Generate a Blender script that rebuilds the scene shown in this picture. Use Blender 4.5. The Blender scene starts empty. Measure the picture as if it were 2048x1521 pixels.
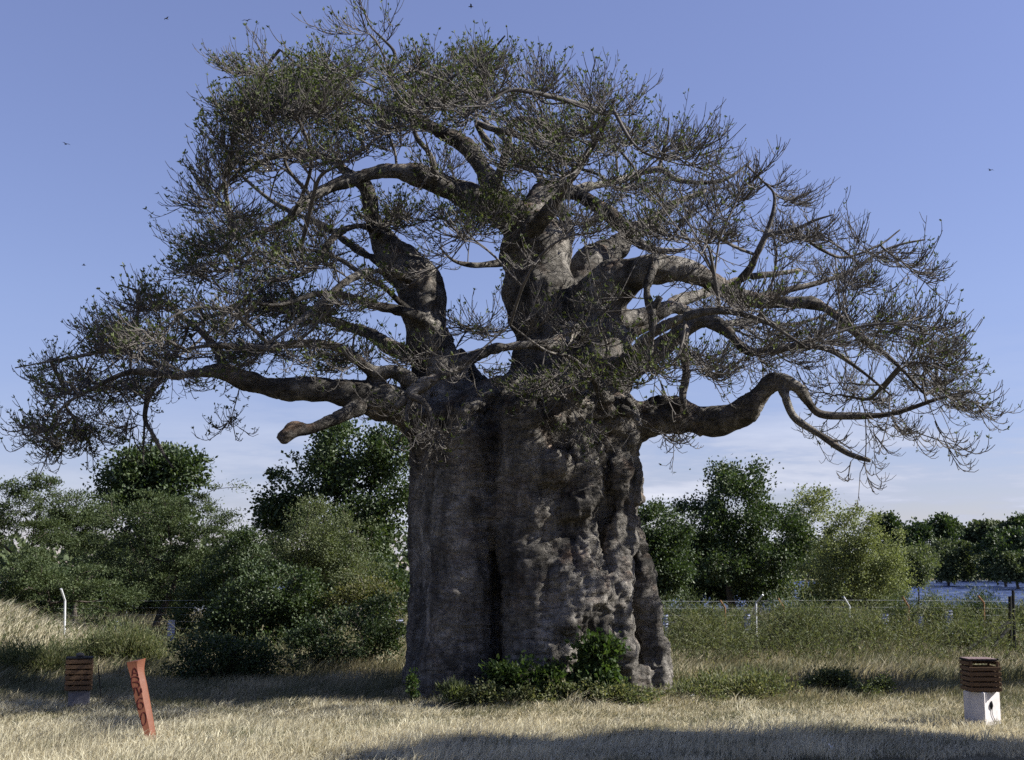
import bpy, math, random
import numpy as np
from mathutils import Vector, noise

random.seed(7)
rng = np.random.default_rng(7)
C = bpy.context.scene.collection
scene = bpy.context.scene

# ------------------------------------------------------------------ camera
F = 2600.0                       # focal length in photo pixels (photo 2048 x 1521)
PITCH = math.atan(379.5 / F)
CAMZ = 2.5
cam_d = bpy.data.cameras.new('camera')
cam_d.sensor_width = 36.0
cam_d.lens = F / 2048 * 36.0
cam_d.clip_start = 0.1
cam_d.clip_end = 6000
cam = bpy.data.objects.new('camera', cam_d)
cam.location = (0, 0, CAMZ)
cam.rotation_euler = (math.pi / 2 + PITCH, 0, 0)
C.objects.link(cam)
scene.camera = cam

# ------------------------------------------------------------------ light
SUN_EL = math.radians(34)
SUN_AZ = math.radians(91)        # clockwise from +Y, seen from above: the sun stands to the right
sun_dir = Vector((math.sin(SUN_AZ) * math.cos(SUN_EL), math.cos(SUN_AZ) * math.cos(SUN_EL), math.sin(SUN_EL)))
sd = bpy.data.lights.new('sun', 'SUN')
sd.energy = 5.0
sd.angle = math.radians(0.53)
sd.color = (1.0, 0.965, 0.90)
so = bpy.data.objects.new('sun', sd)
so.rotation_euler = sun_dir.to_track_quat('Z', 'Y').to_euler()
C.objects.link(so)

world = bpy.data.worlds.new('World')
scene.world = world
world.use_nodes = True
wn = world.node_tree
wn.nodes.clear()
def N(t, kind, **kw):
    n = t.nodes.new(kind)
    for k, v in kw.items():
        setattr(n, k, v)
    return n
def mixrgb(t, fac, a, b, blend='MIX'):
    m = t.nodes.new('ShaderNodeMix')
    m.data_type = 'RGBA'
    m.blend_type = blend
    for sock, v in ((m.inputs[0], fac), (m.inputs[6], a), (m.inputs[7], b)):
        if isinstance(v, (int, float)):
            sock.default_value = v
        elif isinstance(v, (tuple, list)):
            sock.default_value = (*v, 1) if len(v) == 3 else v
        else:
            t.links.new(v, sock)
    return m.outputs[2]
def ramp(t, fac, stops):
    r = t.nodes.new('ShaderNodeValToRGB')
    el = r.color_ramp.elements
    while len(el) < len(stops):
        el.new(0.5)
    for e, (p, c) in zip(el, stops):
        e.position = p
        e.color = (c, c, c, 1) if isinstance(c, (int, float)) else (*c, 1)
    t.links.new(fac, r.inputs[0])
    return r.outputs[0]
def math_n(t, op, a, b=0.0, clamp=False):
    m = t.nodes.new('ShaderNodeMath')
    m.operation = op
    m.use_clamp = clamp
    for s, v in ((m.inputs[0], a), (m.inputs[1], b)):
        if isinstance(v, (int, float)):
            s.default_value = v
        else:
            t.links.new(v, s)
    return m.outputs[0]

sky = N(wn, 'ShaderNodeTexSky', sky_type='NISHITA', sun_disc=False)
sky.sun_elevation = SUN_EL
sky.sun_rotation = SUN_AZ
sky.altitude = 900
sky.air_density = 1.0
sky.dust_density = 0.15
sky.ozone_density = 2.2
bg = N(wn, 'ShaderNodeBackground')
SKY_STRENGTH = 0.074
bg.inputs[1].default_value = SKY_STRENGTH
tc = N(wn, 'ShaderNodeTexCoord')
sep = N(wn, 'ShaderNodeSeparateXYZ')
wn.links.new(tc.outputs['Generated'], sep.inputs[0])
mp = N(wn, 'ShaderNodeMapping')
mp.inputs['Scale'].default_value = (2.6, 2.6, 17.0)
mp.inputs['Location'].default_value = (0.4, 0.1, 0.35)
wn.links.new(tc.outputs['Generated'], mp.inputs[0])
cn = N(wn, 'ShaderNodeTexNoise')
cn.inputs['Scale'].default_value = 2.2
cn.inputs['Detail'].default_value = 9
cn.inputs['Roughness'].default_value = 0.62
wn.links.new(mp.outputs[0], cn.inputs[0])
band = ramp(wn, sep.outputs[2], [(0.0, 1.0), (0.05, 1.0), (0.085, 0.7), (0.13, 0.10), (0.2, 0.0)])
cover = ramp(wn, cn.outputs[0], [(0.40, 0.0), (0.52, 1.0)])
side = ramp(wn, math_n(wn, 'MULTIPLY_ADD', sep.outputs[0], 1.6), [(0.0, 0.3), (0.4, 1.0)])
cf = math_n(wn, 'MULTIPLY', math_n(wn, 'MULTIPLY', band, cover), math_n(wn, 'MULTIPLY', side, 0.95))
SKY_TINT = (1.12, 0.97, 1.06)
lift = ramp(wn, sep.outputs[2], [(0.0, (0.50, 0.51, 0.58)), (0.10, (0.66, 0.65, 0.72)), (0.2, (0.84, 0.80, 0.84)), (0.5, (1.14, 1.02, 1.06)), (1.0, (0.9, 0.85, 0.85))])
tint = mixrgb(wn, 1.0, mixrgb(wn, 1.0, sky.outputs[0], SKY_TINT, 'MULTIPLY'), lift, 'MULTIPLY')
ccol = ramp(wn, cn.outputs[0], [(0.45, (3.4, 3.7, 4.7)), (0.75, (5.6, 5.7, 6.3))])
skyc = mixrgb(wn, cf, tint, ccol)
wn.links.new(skyc, bg.inputs[0])
wo = N(wn, 'ShaderNodeOutputWorld')
wn.links.new(bg.outputs[0], wo.inputs[0])

vs = scene.view_settings
vs.view_transform = 'Standard'
vs.look = 'None'
vs.exposure = 1.13
vs.gamma = 1.0
vs.use_curve_mapping = False
scene.render.engine = 'CYCLES'
scene.cycles.use_denoising = False
scene.cycles.max_bounces = 6
scene.cycles.diffuse_bounces = 1
scene.cycles.glossy_bounces = 2
scene.cycles.transmission_bounces = 2
scene.cycles.transparent_max_bounces = 4

# ------------------------------------------------------------------ helpers
cp, sp_ = math.cos(PITCH), math.sin(PITCH)
def W(px, py, Y):
    """photo pixel at distance Y -> world point"""
    v = (760.5 - py) / F
    u = (px - 1024.0) / F
    y = cp - sp_ * v
    t = Y / y
    return np.array((u * t, Y, CAMZ + t * (sp_ + cp * v)))

def link(o, parent=None):
    C.objects.link(o)
    if parent is not None:
        o.parent = parent
    return o

def mesh_from(name, verts, quads=None, tris=None, smooth=True, var=None):
    me = bpy.data.meshes.new(name)
    verts = np.asarray(verts, dtype=np.float32).reshape(-1, 3)
    nq = 0 if quads is None else len(quads)
    nt = 0 if tris is None else len(tris)
    me.vertices.add(len(verts))
    me.vertices.foreach_set('co', verts.ravel())
    li = []
    if nq: li.append(np.asarray(quads, dtype=np.int32).ravel())
    if nt: li.append(np.asarray(tris, dtype=np.int32).ravel())
    li = np.concatenate(li)
    me.loops.add(len(li))
    me.loops.foreach_set('vertex_index', li)
    me.polygons.add(nq + nt)
    st = np.concatenate([np.arange(nq) * 4, nq * 4 + np.arange(nt) * 3]).astype(np.int32)
    me.polygons.foreach_set('loop_start', st)
    me.polygons.foreach_set('use_smooth', np.full(nq + nt, smooth))
    if var is not None:
        a = me.attributes.new('var', 'FLOAT', 'POINT')
        a.data.foreach_set('value', np.asarray(var, dtype=np.float32))
    me.update(calc_edges=True)
    return me

def obj(name, me, mat=None, parent=None, **props):
    o = bpy.data.objects.new(name, me)
    if mat is not None and me is not None and not me.materials:
        me.materials.append(mat)
    link(o, parent)
    for k, v in props.items():
        o[k] = v
    return o

def empty(name, loc, label, cat, group=None, rz=0.0):
    o = bpy.data.objects.new(name, None)
    o.location = loc
    o.rotation_euler = (0, 0, rz)
    o.empty_display_size = 0.3
    link(o)
    o['label'] = label
    o['category'] = cat
    if group: o['group'] = group
    return o

class Buf:
    def __init__(s):
        s.v, s.q, s.t, s.a, s.n = [], [], [], [], 0
    def add(s, v, q=None, t=None, var=0.5):
        v = np.asarray(v, dtype=np.float64).reshape(-1, 3)
        if q is not None and len(q): s.q.append(np.asarray(q) + s.n)
        if t is not None and len(t): s.t.append(np.asarray(t) + s.n)
        s.v.append(v)
        s.a.append(np.broadcast_to(np.asarray(var, dtype=float), (len(v),)))
        s.n += len(v)
    def mesh(s, name, smooth=True, origin=None):
        v = np.concatenate(s.v)
        if origin is not None: v = v - np.asarray(origin)
        return mesh_from(name, v, np.concatenate(s.q) if s.q else None, np.concatenate(s.t) if s.t else None, smooth, np.concatenate(s.a))
    def box(s, c, size, rz=0.0, rx=0.0, ry=0.0, var=0.5, bev=0.0):
        sx, sy, sz = [k / 2 for k in size]
        p = np.array([(x, y, z) for z in (-1, 1) for y in (-1, 1) for x in (-1, 1)], float) * (sx, sy, sz)
        q = [(0, 2, 3, 1), (4, 5, 7, 6), (0, 1, 5, 4), (2, 6, 7, 3), (0, 4, 6, 2), (1, 3, 7, 5)]
        if bev > 0:
            # chamfered box: three copies of the vertices, pulled in on one axis each
            b = bev
            P = []
            for ax in range(3):
                s2 = np.array((sx - b, sy - b, sz - b)); s2[ax] += b
                P.append(np.sign(p) * s2)
            p = np.concatenate(P)
            fx = lambda i: i; fy = lambda i: 8 + i; fz = lambda i: 16 + i
            q2 = [(fz(0), fz(2), fz(3), fz(1)), (fz(4), fz(5), fz(7), fz(6)), (fy(0), fy(1), fy(5), fy(4)), (fy(2), fy(6), fy(7), fy(3)), (fx(0), fx(4), fx(6), fx(2)), (fx(1), fx(3), fx(7), fx(5))]
            for a_, b_ in ((0, 1), (2, 3), (4, 5), (6, 7)): q2.append((fy(a_), fy(b_), fz(b_), fz(a_)))
            for a_, b_ in ((0, 2), (1, 3), (4, 6), (5, 7)): q2.append((fx(a_), fx(b_), fz(b_), fz(a_)))
            for a_, b_ in ((0, 4), (1, 5), (2, 6), (3, 7)): q2.append((fx(a_), fx(b_), fy(b_), fy(a_)))
            q = q2
            s_t = [(fx(i), fy(i), fz(i)) for i in range(8)]
        else:
            s_t = None
        from mathutils import Euler
        R = np.array(Euler((rx, ry, rz)).to_matrix())
        s.add(p @ R.T + np.asarray(c), q, s_t, var)

def norm(a):
    return a / np.maximum(np.linalg.norm(a, axis=-1, keepdims=True), 1e-9)

def tubes(P, R, sides=4, cap=False, phase=0.0):
    """P (M,K,3), R (M,K): M strands of K rings -> verts, quads"""
    P = np.asarray(P, float); R = np.asarray(R, float)
    M, K, _ = P.shape
    T = np.empty_like(P)
    T[:, 1:-1] = P[:, 2:] - P[:, :-2]
    T[:, 0] = P[:, 1] - P[:, 0]
    T[:, -1] = P[:, -1] - P[:, -2]
    T = norm(T)
    mean = norm(P[:, -1] - P[:, 0] + 1e-6)
    ref = np.where(np.abs(mean[:, 2:3]) < 0.75, np.array([[0, 0, 1.0]]), np.array([[0, 1.0, 0]]))
    U = np.empty_like(P)
    u = norm(np.cross(T[:, 0], ref))
    for k in range(K):                       # parallel transport
        t = T[:, k]
        u = norm(u - t * np.sum(u * t, axis=1, keepdims=True))
        U[:, k] = u
    V = np.cross(T, U)
    a = phase + np.arange(sides) * 2 * np.pi / sides
    ring = U[:, :, None] * np.cos(a)[None, None, :, None] + V[:, :, None] * np.sin(a)[None, None, :, None]
    vts = P[:, :, None] + ring * R[:, :, None, None]
    idx = np.arange(M * K * sides).reshape(M, K, sides)
    A = idx[:, :-1]; B = idx[:, 1:]
    q = np.stack([A, np.roll(A, -1, 2), np.roll(B, -1, 2), B], -1).reshape(-1, 4)
    vts = vts.reshape(-1, 3)
    tr = None
    if cap:
        n0 = len(vts)
        cs = np.concatenate([P[:, 0], P[:, -1]])
        vts = np.concatenate([vts, cs])
        tr = []
        for m in range(M):
            for s in range(sides):
                s2 = (s + 1) % sides
                tr.append((n0 + m, idx[m, 0, s2], idx[m, 0, s]))
                tr.append((n0 + M + m, idx[m, -1, s], idx[m, -1, s2]))
        tr = np.array(tr)
    return vts, q, tr

def crom(P, n):
    """Catmull-Rom through rows of P (any columns), n samples per span"""
    P = np.asarray(P, float)
    if len(P) < 2: return P
    E = np.concatenate([[2 * P[0] - P[1]], P, [2 * P[-1] - P[-2]]])
    t = np.arange(n)[:, None] / n
    out = []
    for i in range(1, len(E) - 2):
        a, b, c, d = E[i - 1], E[i], E[i + 1], E[i + 2]
        out.append(0.5 * (2 * b + (c - a) * t + (2 * a - 5 * b + 4 * c - d) * t ** 2 + (3 * b - a - 3 * c + d) * t ** 3))
    out.append(P[-1][None])
    return np.concatenate(out)

def grow(points, roots, root_path, bf=0.4):
    """joins points to the nearest place of a growing tree (short wire, short way to the root)"""
    Pn = np.asarray(points, np.float32); Rt = np.asarray(roots, np.float32)
    n = len(Pn)
    par = np.full(n, -1, np.int64); path = np.zeros(n, np.float32)
    best = np.full(n, 1e9, np.float32); src = np.zeros(n, np.int64); bl = np.zeros(n, np.float32)
    for s in range(0, n, 2000):
        d = np.linalg.norm(Pn[s:s + 2000, None] - Rt[None], axis=2)
        cst = d * (1 + bf) + bf * root_path[None]
        j = cst.argmin(1)
        best[s:s + 2000] = cst[np.arange(len(j)), j]
        src[s:s + 2000] = -1 - j
        bl[s:s + 2000] = (root_path[j] + d[np.arange(len(j)), j])
    act = np.arange(n); aP = Pn.copy(); ab = best.copy(); asrc = src.copy(); abl = bl.copy()
    alive = np.ones(n, bool); order = []
    dead = 0
    for it in range(n):
        i = int(ab.argmin())
        g = act[i]
        par[g] = asrc[i]; path[g] = abl[i]; order.append(g)
        ab[i] = 1e9; alive[i] = False; dead += 1
        d = aP - Pn[g]
        d = np.sqrt(np.einsum('ij,ij->i', d, d))
        tot = d + path[g]
        c = d + bf * tot
        m = (c < ab) & alive
        ab[m] = c[m]; asrc[m] = g; abl[m] = tot[m]
        if dead > 800:
            act, aP, ab, asrc, abl = act[alive], aP[alive], ab[alive], asrc[alive], abl[alive]
            alive = np.ones(len(act), bool); dead = 0
            if len(act) == 0: break
    return par, path, order

def tree_paths(P, par, order, roots, relax=2):
    n = len(P)
    P = P.copy()
    tips = np.zeros(n)
    kids = [[] for _ in range(n)]
    for g in order:
        if par[g] >= 0: kids[par[g]].append(g)
    for g in reversed(order):
        if not kids[g]: tips[g] = 1
        if par[g] >= 0: tips[par[g]] += tips[g]
    main = np.array([max(k, key=lambda q: tips[q]) if k else -1 for k in kids])
    for _ in range(relax):
        pp = np.array([P[par[g]] if par[g] >= 0 else roots[-1 - par[g]] for g in range(n)])
        ch = np.where((main >= 0)[:, None], P[main], P)
        m = main >= 0
        P[m] = P[m] * 0.5 + (pp[m] + ch[m]) * 0.25
    starts = [g for g in order if par[g] < 0 or main[par[g]] != g]
    out = []
    for s in starts:
        seq = [P[par[s]] if par[s] >= 0 else roots[-1 - par[s]]]
        tp = [tips[s]]; g = s; ids = []
        while g >= 0:
            seq.append(P[g]); tp.append(tips[g]); ids.append(g); g = main[g]
        out.append((np.array(seq), np.array(tp), par[s] < 0))
    return P, tips, out

def vnoise(p, s, seed=0.0):
    """cheap vectorised smooth noise, about -1..1"""
    x, y, z = (p[..., 0] * s + seed, p[..., 1] * s + seed * 1.7, p[..., 2] * s - seed)
    return (np.sin(x * 1.7 + np.sin(y * 1.3 + seed)) * np.cos(z * 1.5 + np.sin(x * .9)) + np.sin(y * 2.3 + 1.3 * np.sin(z * 1.9 + seed)) * np.cos(x * 2.1 - 1.1 * z)) * 0.5
# ------------------------------------------------------------------ materials
def mat(name):
    m = bpy.data.materials.new(name)
    m.use_nodes = True
    t = m.node_tree
    t.nodes.clear()
    out = t.nodes.new('ShaderNodeOutputMaterial')
    b = t.nodes.new('ShaderNodeBsdfPrincipled')
    t.links.new(b.outputs[0], out.inputs[0])
    b.inputs['Roughness'].default_value = 0.85
    b.inputs['Specular IOR Level'].default_value = 0.25
    return m, t, b, out
def tex_noise(t, scale, detail=5, rough=0.6, stretch=None, obj_space=True, dist=0.0):
    tc = t.nodes.new('ShaderNodeTexCoord')
    v = tc.outputs['Object']
    if stretch:
        mp = t.nodes.new('ShaderNodeMapping')
        mp.inputs['Scale'].default_value = stretch
        t.links.new(v, mp.inputs[0]); v = mp.outputs[0]
    n = t.nodes.new('ShaderNodeTexNoise')
    n.inputs['Scale'].default_value = scale
    n.inputs['Detail'].default_value = detail
    n.inputs['Roughness'].default_value = rough
    n.inputs['Distortion'].default_value = dist
    t.links.new(v, n.inputs[0])
    return n.outputs[0]
def bump(t, b, h, strength=0.5, dist=0.05, prev=None):
    n = t.nodes.new('ShaderNodeBump')
    n.inputs['Strength'].default_value = strength
    n.inputs['Distance'].default_value = dist
    t.links.new(h, n.inputs['Height'])
    if prev is not None: t.links.new(prev, n.inputs['Normal'])
    t.links.new(n.outputs[0], b.inputs['Normal'])
    return n.outputs[0]
def attr(t, name='var'):
    a = t.nodes.new('ShaderNodeAttribute')
    a.attribute_name = name
    return a.outputs['Fac']

def bark_mat(name, dark, lite, red=(0.30, 0.17, 0.10), redk=0.5, big=True):
    m, t, b, out = mat(name)
    n1 = tex_noise(t, 0.9, 8, 0.65)
    n2 = tex_noise(t, 7.0, 8, 0.7)
    col = mixrgb(t, ramp(t, n1, [(0.35, 0), (0.68, 1)]), dark, lite)
    col = mixrgb(t, ramp(t, n2, [(0.30, 0.6), (0.50, 0)]), col, tuple(c * 0.45 for c in dark))
    n4 = tex_noise(t, 0.8, 6, 0.6, stretch=(2.2, 2.2, 0.35), dist=0.6)
    col = mixrgb(t, ramp(t, n4, [(0.45, 0.0), (0.62, 0.55)]), col, tuple(c * 0.6 for c in dark))
    if redk:
        n3 = tex_noise(t, 1.6, 6, 0.6, dist=1.0)
        geo = t.nodes.new('ShaderNodeNewGeometry')
        sx = t.nodes.new('ShaderNodeSeparateXYZ'); t.links.new(geo.outputs['Normal'], sx.inputs[0])
        up = ramp(t, sx.outputs[2], [(0.1, 0.25), (0.8, 1.0)])
        col = mixrgb(t, math_n(t, 'MULTIPLY', math_n(t, 'MULTIPLY', ramp(t, n3, [(0.52, 0), (0.66, 1)]), up), redk), col, red)
    t.links.new(col, b.inputs['Base Color'])
    cr1 = ramp(t, tex_noise(t, 1.5, 6, 0.62, stretch=(1, 1, 2.8), dist=0.5), [(0.455, 1), (0.495, 0), (0.505, 0), (0.545, 1)])
    cr2 = ramp(t, tex_noise(t, 2.4, 6, 0.65, stretch=(1.7, 1.7, 0.55), dist=0.4), [(0.46, 1), (0.50, 0), (0.54, 1)])
    crk = math_n(t, 'MULTIPLY', cr1, math_n(t, 'ADD', math_n(t, 'MULTIPLY', cr2, 0.6), 0.4))
    col = mixrgb(t, math_n(t, 'MULTIPLY', math_n(t, 'SUBTRACT', 1.0, crk), 0.35), col, tuple(c * 0.4 for c in dark))
    t.links.new(col, b.inputs['Base Color'])
    nb = bump(t, b, crk, 0.7, 0.05)
    nb = bump(t, b, tex_noise(t, 5.0, 9, 0.75, stretch=(1, 1, 1.6)), 0.95, 0.14, nb)
    if big:
        w = t.nodes.new('ShaderNodeTexWave')
        w.wave_type = 'BANDS'; w.bands_direction = 'Z'
        w.inputs['Scale'].default_value = 1.1
        w.inputs['Distortion'].default_value = 9.0
        w.inputs['Detail'].default_value = 4
        w.inputs['Detail Scale'].default_value = 0.7
        tc = t.nodes.new('ShaderNodeTexCoord'); t.links.new(tc.outputs['Object'], w.inputs[0])
        nb = bump(t, b, ramp(t, w.outputs['Fac'], [(0.0, 0.0), (0.12, 1.0)]), 0.45, 0.03, nb)
    bump(t, b, tex_noise(t, 30.0, 4, 0.7), 0.35, 0.02, nb)
    b.inputs['Roughness'].default_value = 0.9
    b.inputs['Specular IOR Level'].default_value = 0.04
    return m
b_ = None
M_BARK = bark_mat('baobab_bark', (0.060, 0.056, 0.051), (0.48, 0.445, 0.395), redk=0.45)
M_BRANCH = bark_mat('baobab_branch_bark', (0.070, 0.064, 0.058), (0.42, 0.388, 0.343), redk=0.2, big=False)
M_TWIG, t_, b_, _ = mat('baobab_twig_bark')
t_.links.new(mixrgb(t_, tex_noise(t_, 2.5, 3), (0.03, 0.027, 0.025), (0.17, 0.155, 0.14)), b_.inputs['Base Color'])
M_WOOD2 = bark_mat('grey_tree_bark', (0.10, 0.085, 0.07), (0.22, 0.19, 0.16), redk=0, big=False)

def leaf_mat(name, stops, trans=0.35, gloss=0.2, rough=0.55, big=0.5, tt=(1.5, 1.6, 0.7)):
    m, t, b, out = mat(name)
    v = attr(t)
    n = tex_noise(t, big, 3)
    f = math_n(t, 'ADD', math_n(t, 'MULTIPLY', v, 0.65), math_n(t, 'MULTIPLY', n, 0.4), True)
    col = ramp(t, f, stops)
    t.links.new(col, b.inputs['Base Color'])
    b.inputs['Roughness'].default_value = rough
    b.inputs['Specular IOR Level'].default_value = gloss
    tr = t.nodes.new('ShaderNodeBsdfTranslucent')
    t.links.new(mixrgb(t, 1.0, col, tt, 'MULTIPLY'), tr.inputs[0])
    ms = t.nodes.new('ShaderNodeMixShader'); ms.inputs[0].default_value = trans
    t.links.new(b.outputs[0], ms.inputs[1]); t.links.new(tr.outputs[0], ms.inputs[2])
    t.links.new(ms.outputs[0], out.inputs[0])
    return m
M_BAOLEAF = leaf_mat('baobab_leaves', [(0.2, (0.045, 0.062, 0.022)), (0.6, (0.085, 0.105, 0.038)), (0.9, (0.16, 0.17, 0.07))], 0.2, 0.15, 0.6)
M_DARK = leaf_mat('dark_green_leaves', [(0.2, (0.022, 0.040, 0.014)), (0.6, (0.042, 0.066, 0.022)), (0.92, (0.10, 0.125, 0.045))], 0.2, 0.4)
M_ACACIA = leaf_mat('acacia_leaves', [(0.2, (0.036, 0.054, 0.022)), (0.6, (0.062, 0.085, 0.034)), (0.92, (0.115, 0.135, 0.058))], 0.22, tt=(1.4, 1.4, .75))
M_OLIVE = leaf_mat('olive_green_leaves', [(0.2, (0.058, 0.075, 0.035)), (0.6, (0.105, 0.125, 0.062)), (0.92, (0.20, 0.21, 0.12))], 0.25)
M_PALE = leaf_mat('pale_green_leaves', [(0.2, (0.07, 0.088, 0.035)), (0.50, (0.16, 0.185, 0.07)), (0.9, (0.30, 0.32, 0.17))], 0.25, tt=(1.35, 1.4, .8))
M_FAR = leaf_mat('far_green_leaves', [(0.2, (0.045, 0.062, 0.028)), (0.6, (0.075, 0.095, 0.042)), (0.92, (0.13, 0.145, 0.07))], 0.15, big=0.1)
M_YELLOW = leaf_mat('yellowing_leaves', [(0.2, (0.05, 0.06, 0.018)), (0.55, (0.09, 0.095, 0.04)), (0.9, (0.20, 0.18, 0.09))], 0.3)
M_WEED = leaf_mat('weed_leaves', [(0.15, (0.05, 0.066, 0.03)), (0.5, (0.10, 0.12, 0.055)), (0.75, (0.19, 0.185, 0.10)), (0.95, (0.38, 0.34, 0.21))], 0.35, tt=(1.35, 1.35, .8))
M_BROAD = leaf_mat('broad_bright_leaves', [(0.15, (0.028, 0.055, 0.016)), (0.6, (0.05, 0.078, 0.028)), (0.95, (0.14, 0.165, 0.065))], 0.35, 0.12, 0.55)
M_STRAW = leaf_mat('dry_straw_grass', [(0.1, (0.26, 0.24, 0.16)), (0.35, (0.52, 0.48, 0.34)), (0.65, (0.68, 0.64, 0.48)), (0.95, (0.80, 0.76, 0.55))], 0.35, 0.2, 0.7, big=0.7, tt=(1.1, 1.0, .85))
M_MIXG = leaf_mat('green_and_straw_grass', [(0.15, (0.08, 0.09, 0.045)), (0.42, (0.17, 0.17, 0.10)), (0.62, (0.34, 0.30, 0.20)), (0.92, (0.56, 0.50, 0.36))], 0.3, 0.2, 0.7, big=0.35, tt=(1.2, 1.15, .85))

def plain(name, col, rough=0.7, spec=0.3, nscale=12, var=0.25, metal=0.0, bumps=0.2):
    m, t, b, out = mat(name)
    n = tex_noise(t, nscale, 6, 0.65)
    t.links.new(mixrgb(t, ramp(t, n, [(0.3, 0), (0.7, 1)]), tuple(c * (1 - var) for c in col), tuple(min(1, c * (1 + var)) for c in col)), b.inputs['Base Color'])
    b.inputs['Roughness'].default_value = rough
    b.inputs['Specular IOR Level'].default_value = spec
    b.inputs['Metallic'].default_value = metal
    if bumps: bump(t, b, tex_noise(t, nscale * 3, 4), bumps, 0.01)
    return m
M_SLAT, t_, b_, _ = mat('stained_wood_slat')
t_.links.new(mixrgb(t_, tex_noise(t_, 10, 6, 0.7, stretch=(0.6, 5, 5)), (0.07, 0.042, 0.024), (0.17, 0.105, 0.058)), b_.inputs['Base Color'])
bump(t_, b_, tex_noise(t_, 30, 4, 0.7, stretch=(0.4, 4, 4)), 0.4, 0.01)
M_LID = plain('weathered_lid_slat', (0.20, 0.14, 0.13), nscale=14)
M_CONC = plain('pale_concrete', (0.56, 0.53, 0.52), 0.9, 0.2, 9, 0.14)
M_CONC_SHADED = plain('shade_darkened_concrete', (0.15, 0.145, 0.155), 0.9, 0.2, 9, 0.2)  # left pedestal: same concrete, with its shade put into the colour
M_STEEL = plain('galvanised_steel', (0.55, 0.56, 0.57), 0.5, 0.5, 9, 0.12, 0.2)
M_RUST = plain('rusty_steel', (0.22, 0.12, 0.06), 0.85, 0.2, 14, 0.4)
M_BLACKM = plain('dark_steel', (0.022, 0.022, 0.022), 0.8, 0.1, 9, 0.3)
M_PANEL = plain('ribbed_blue_white_sheet', (0.42, 0.45, 0.58), 0.55, 0.4, 6, 0.12)
M_RED, t_, b_, _ = mat('red_oiled_wood')
t_.links.new(mixrgb(t_, tex_noise(t_, 6, 7, 0.7, stretch=(3, 3, 0.6)), (0.085, 0.03, 0.018), (0.215, 0.085, 0.048)), b_.inputs['Base Color'])
bump(t_, b_, tex_noise(t_, 22, 4, 0.7, stretch=(3, 3, 0.5)), 0.4, 0.01)
b_.inputs['Roughness'].default_value = 0.5
M_PAINT = plain('dark_red_paint', (0.085, 0.014, 0.014), 0.6, 0.3, 30, 0.3)
M_BIRD = plain('bird_black', (0.03, 0.03, 0.03))
M_PAPER = plain('white_litter', (0.8, 0.8, 0.78))
M_STONE = plain('grey_stone', (0.10, 0.095, 0.09), nscale=6)

# ------------------------------------------------------------------ baobab
D0 = 27.5          # distance of the trunk's middle
tree = empty('baobab_tree', tuple(W(1070, 1395, D0) * (1, 1, 0)), 'enormous grey baobab with a massive folded trunk and a wide, thinly leaved crown', 'tree')
TO = np.array(tree.location)

# lower trunk, lofted from the photo's left and right edges
rows = [(1425, 800, 1296), (1390, 806, 1292), (1350, 808, 1286), (1300, 812, 1282), (1250, 814, 1280), (1200, 815, 1280), (1150, 818, 1280),
        (1100, 818, 1278), (1050, 816, 1276), (1000, 815, 1272), (950, 817, 1268), (905, 820, 1270), (870, 812, 1282), (840, 812, 1284),
        (815, 835, 1278), (795, 880, 1262), (775, 930, 1250), (762, 990, 1235)]
NS = 200
zz, cc, aa = [], [], []
for py, xl, xr in rows:
    l, r = W(xl, py, D0), W(xr, py, D0)
    zz.append(l[2]); cc.append((l[0] + r[0]) / 2); aa.append((r[0] - l[0]) / 2)
zs = np.linspace(zz[0], zz[-1], 110)
cs_ = np.interp(zs, zz, cc); as_ = np.interp(zs, zz, aa)
th = np.linspace(-np.pi, np.pi, NS, endpoint=False)      # 0 = toward the camera, + = right
def gs(x, m, s): return np.exp(-((x - m) / s) ** 2)
prof = np.zeros((len(zs), NS, 3))
for i, z in enumerate(zs):
    w = np.clip((z) / 6.2, 0, 1)
    flare = 0.10 * gs(z, 0, 0.7)
    k = np.ones(NS) * (1 + flare * (0.6 + 0.4 * np.cos(th * 7 + 1)))
    g1 = np.radians(-19 + 3 * math.sin(z * 1.3) + 1.5 * math.sin(z * 3.1))
    k -= 0.34 * gs(th, g1, 0.09) * (0.55 + 0.45 * gs(z, 1.6, 3.2))
    k -= 0.07 * gs(th, np.radians(-44 + 3 * math.sin(z * .9)), 0.11)
    k -= 0.05 * gs(th, np.radians(-66), 0.12)
    k += 0.045 * gs(th, np.radians(-31), 0.16) + 0.13 * gs(th, np.radians(3), 0.24)
    k -= 0.10 * gs(th, np.radians(37), 0.40) + 0.06 * gs(th, np.radians(40 + 5 * math.sin(z * 1.1 + 1)), 0.13) * gs(z, 3.2, 2.6)
    k += 0.06 * gs(th, np.radians(55), 0.16) - 0.08 * gs(th, np.radians(74), 0.1)
    k += 0.03 * np.sin(th * 9 + 0.6 * z) * (np.abs(th) > 1.4) + 0.05 * np.cos(th * 5 + 0.4) * (np.abs(th) > 1.6)
    # keep the outline: rescale so that the widest points meet the photo's edges
    x = np.sin(th) * k
    x = np.where(x > 0, x / x.max(), x / -x.min())
    prof[i, :, 0] = cs_[i] + as_[i] * x
    prof[i, :, 1] = D0 - as_[i] * 0.97 * np.cos(th) * k
    prof[i, :, 2] = z
B = Buf()
idx = np.arange(len(zs) * NS).reshape(len(zs), NS)
q = np.stack([idx[:-1], np.roll(idx[:-1], -1, 1), np.roll(idx[1:], -1, 1), idx[1:]], -1).reshape(-1, 4)
nv = len(zs) * NS
top = np.array([[cs_[-1], D0, zs[-1] + 0.1], [cs_[0], D0, zs[0]]])
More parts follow.
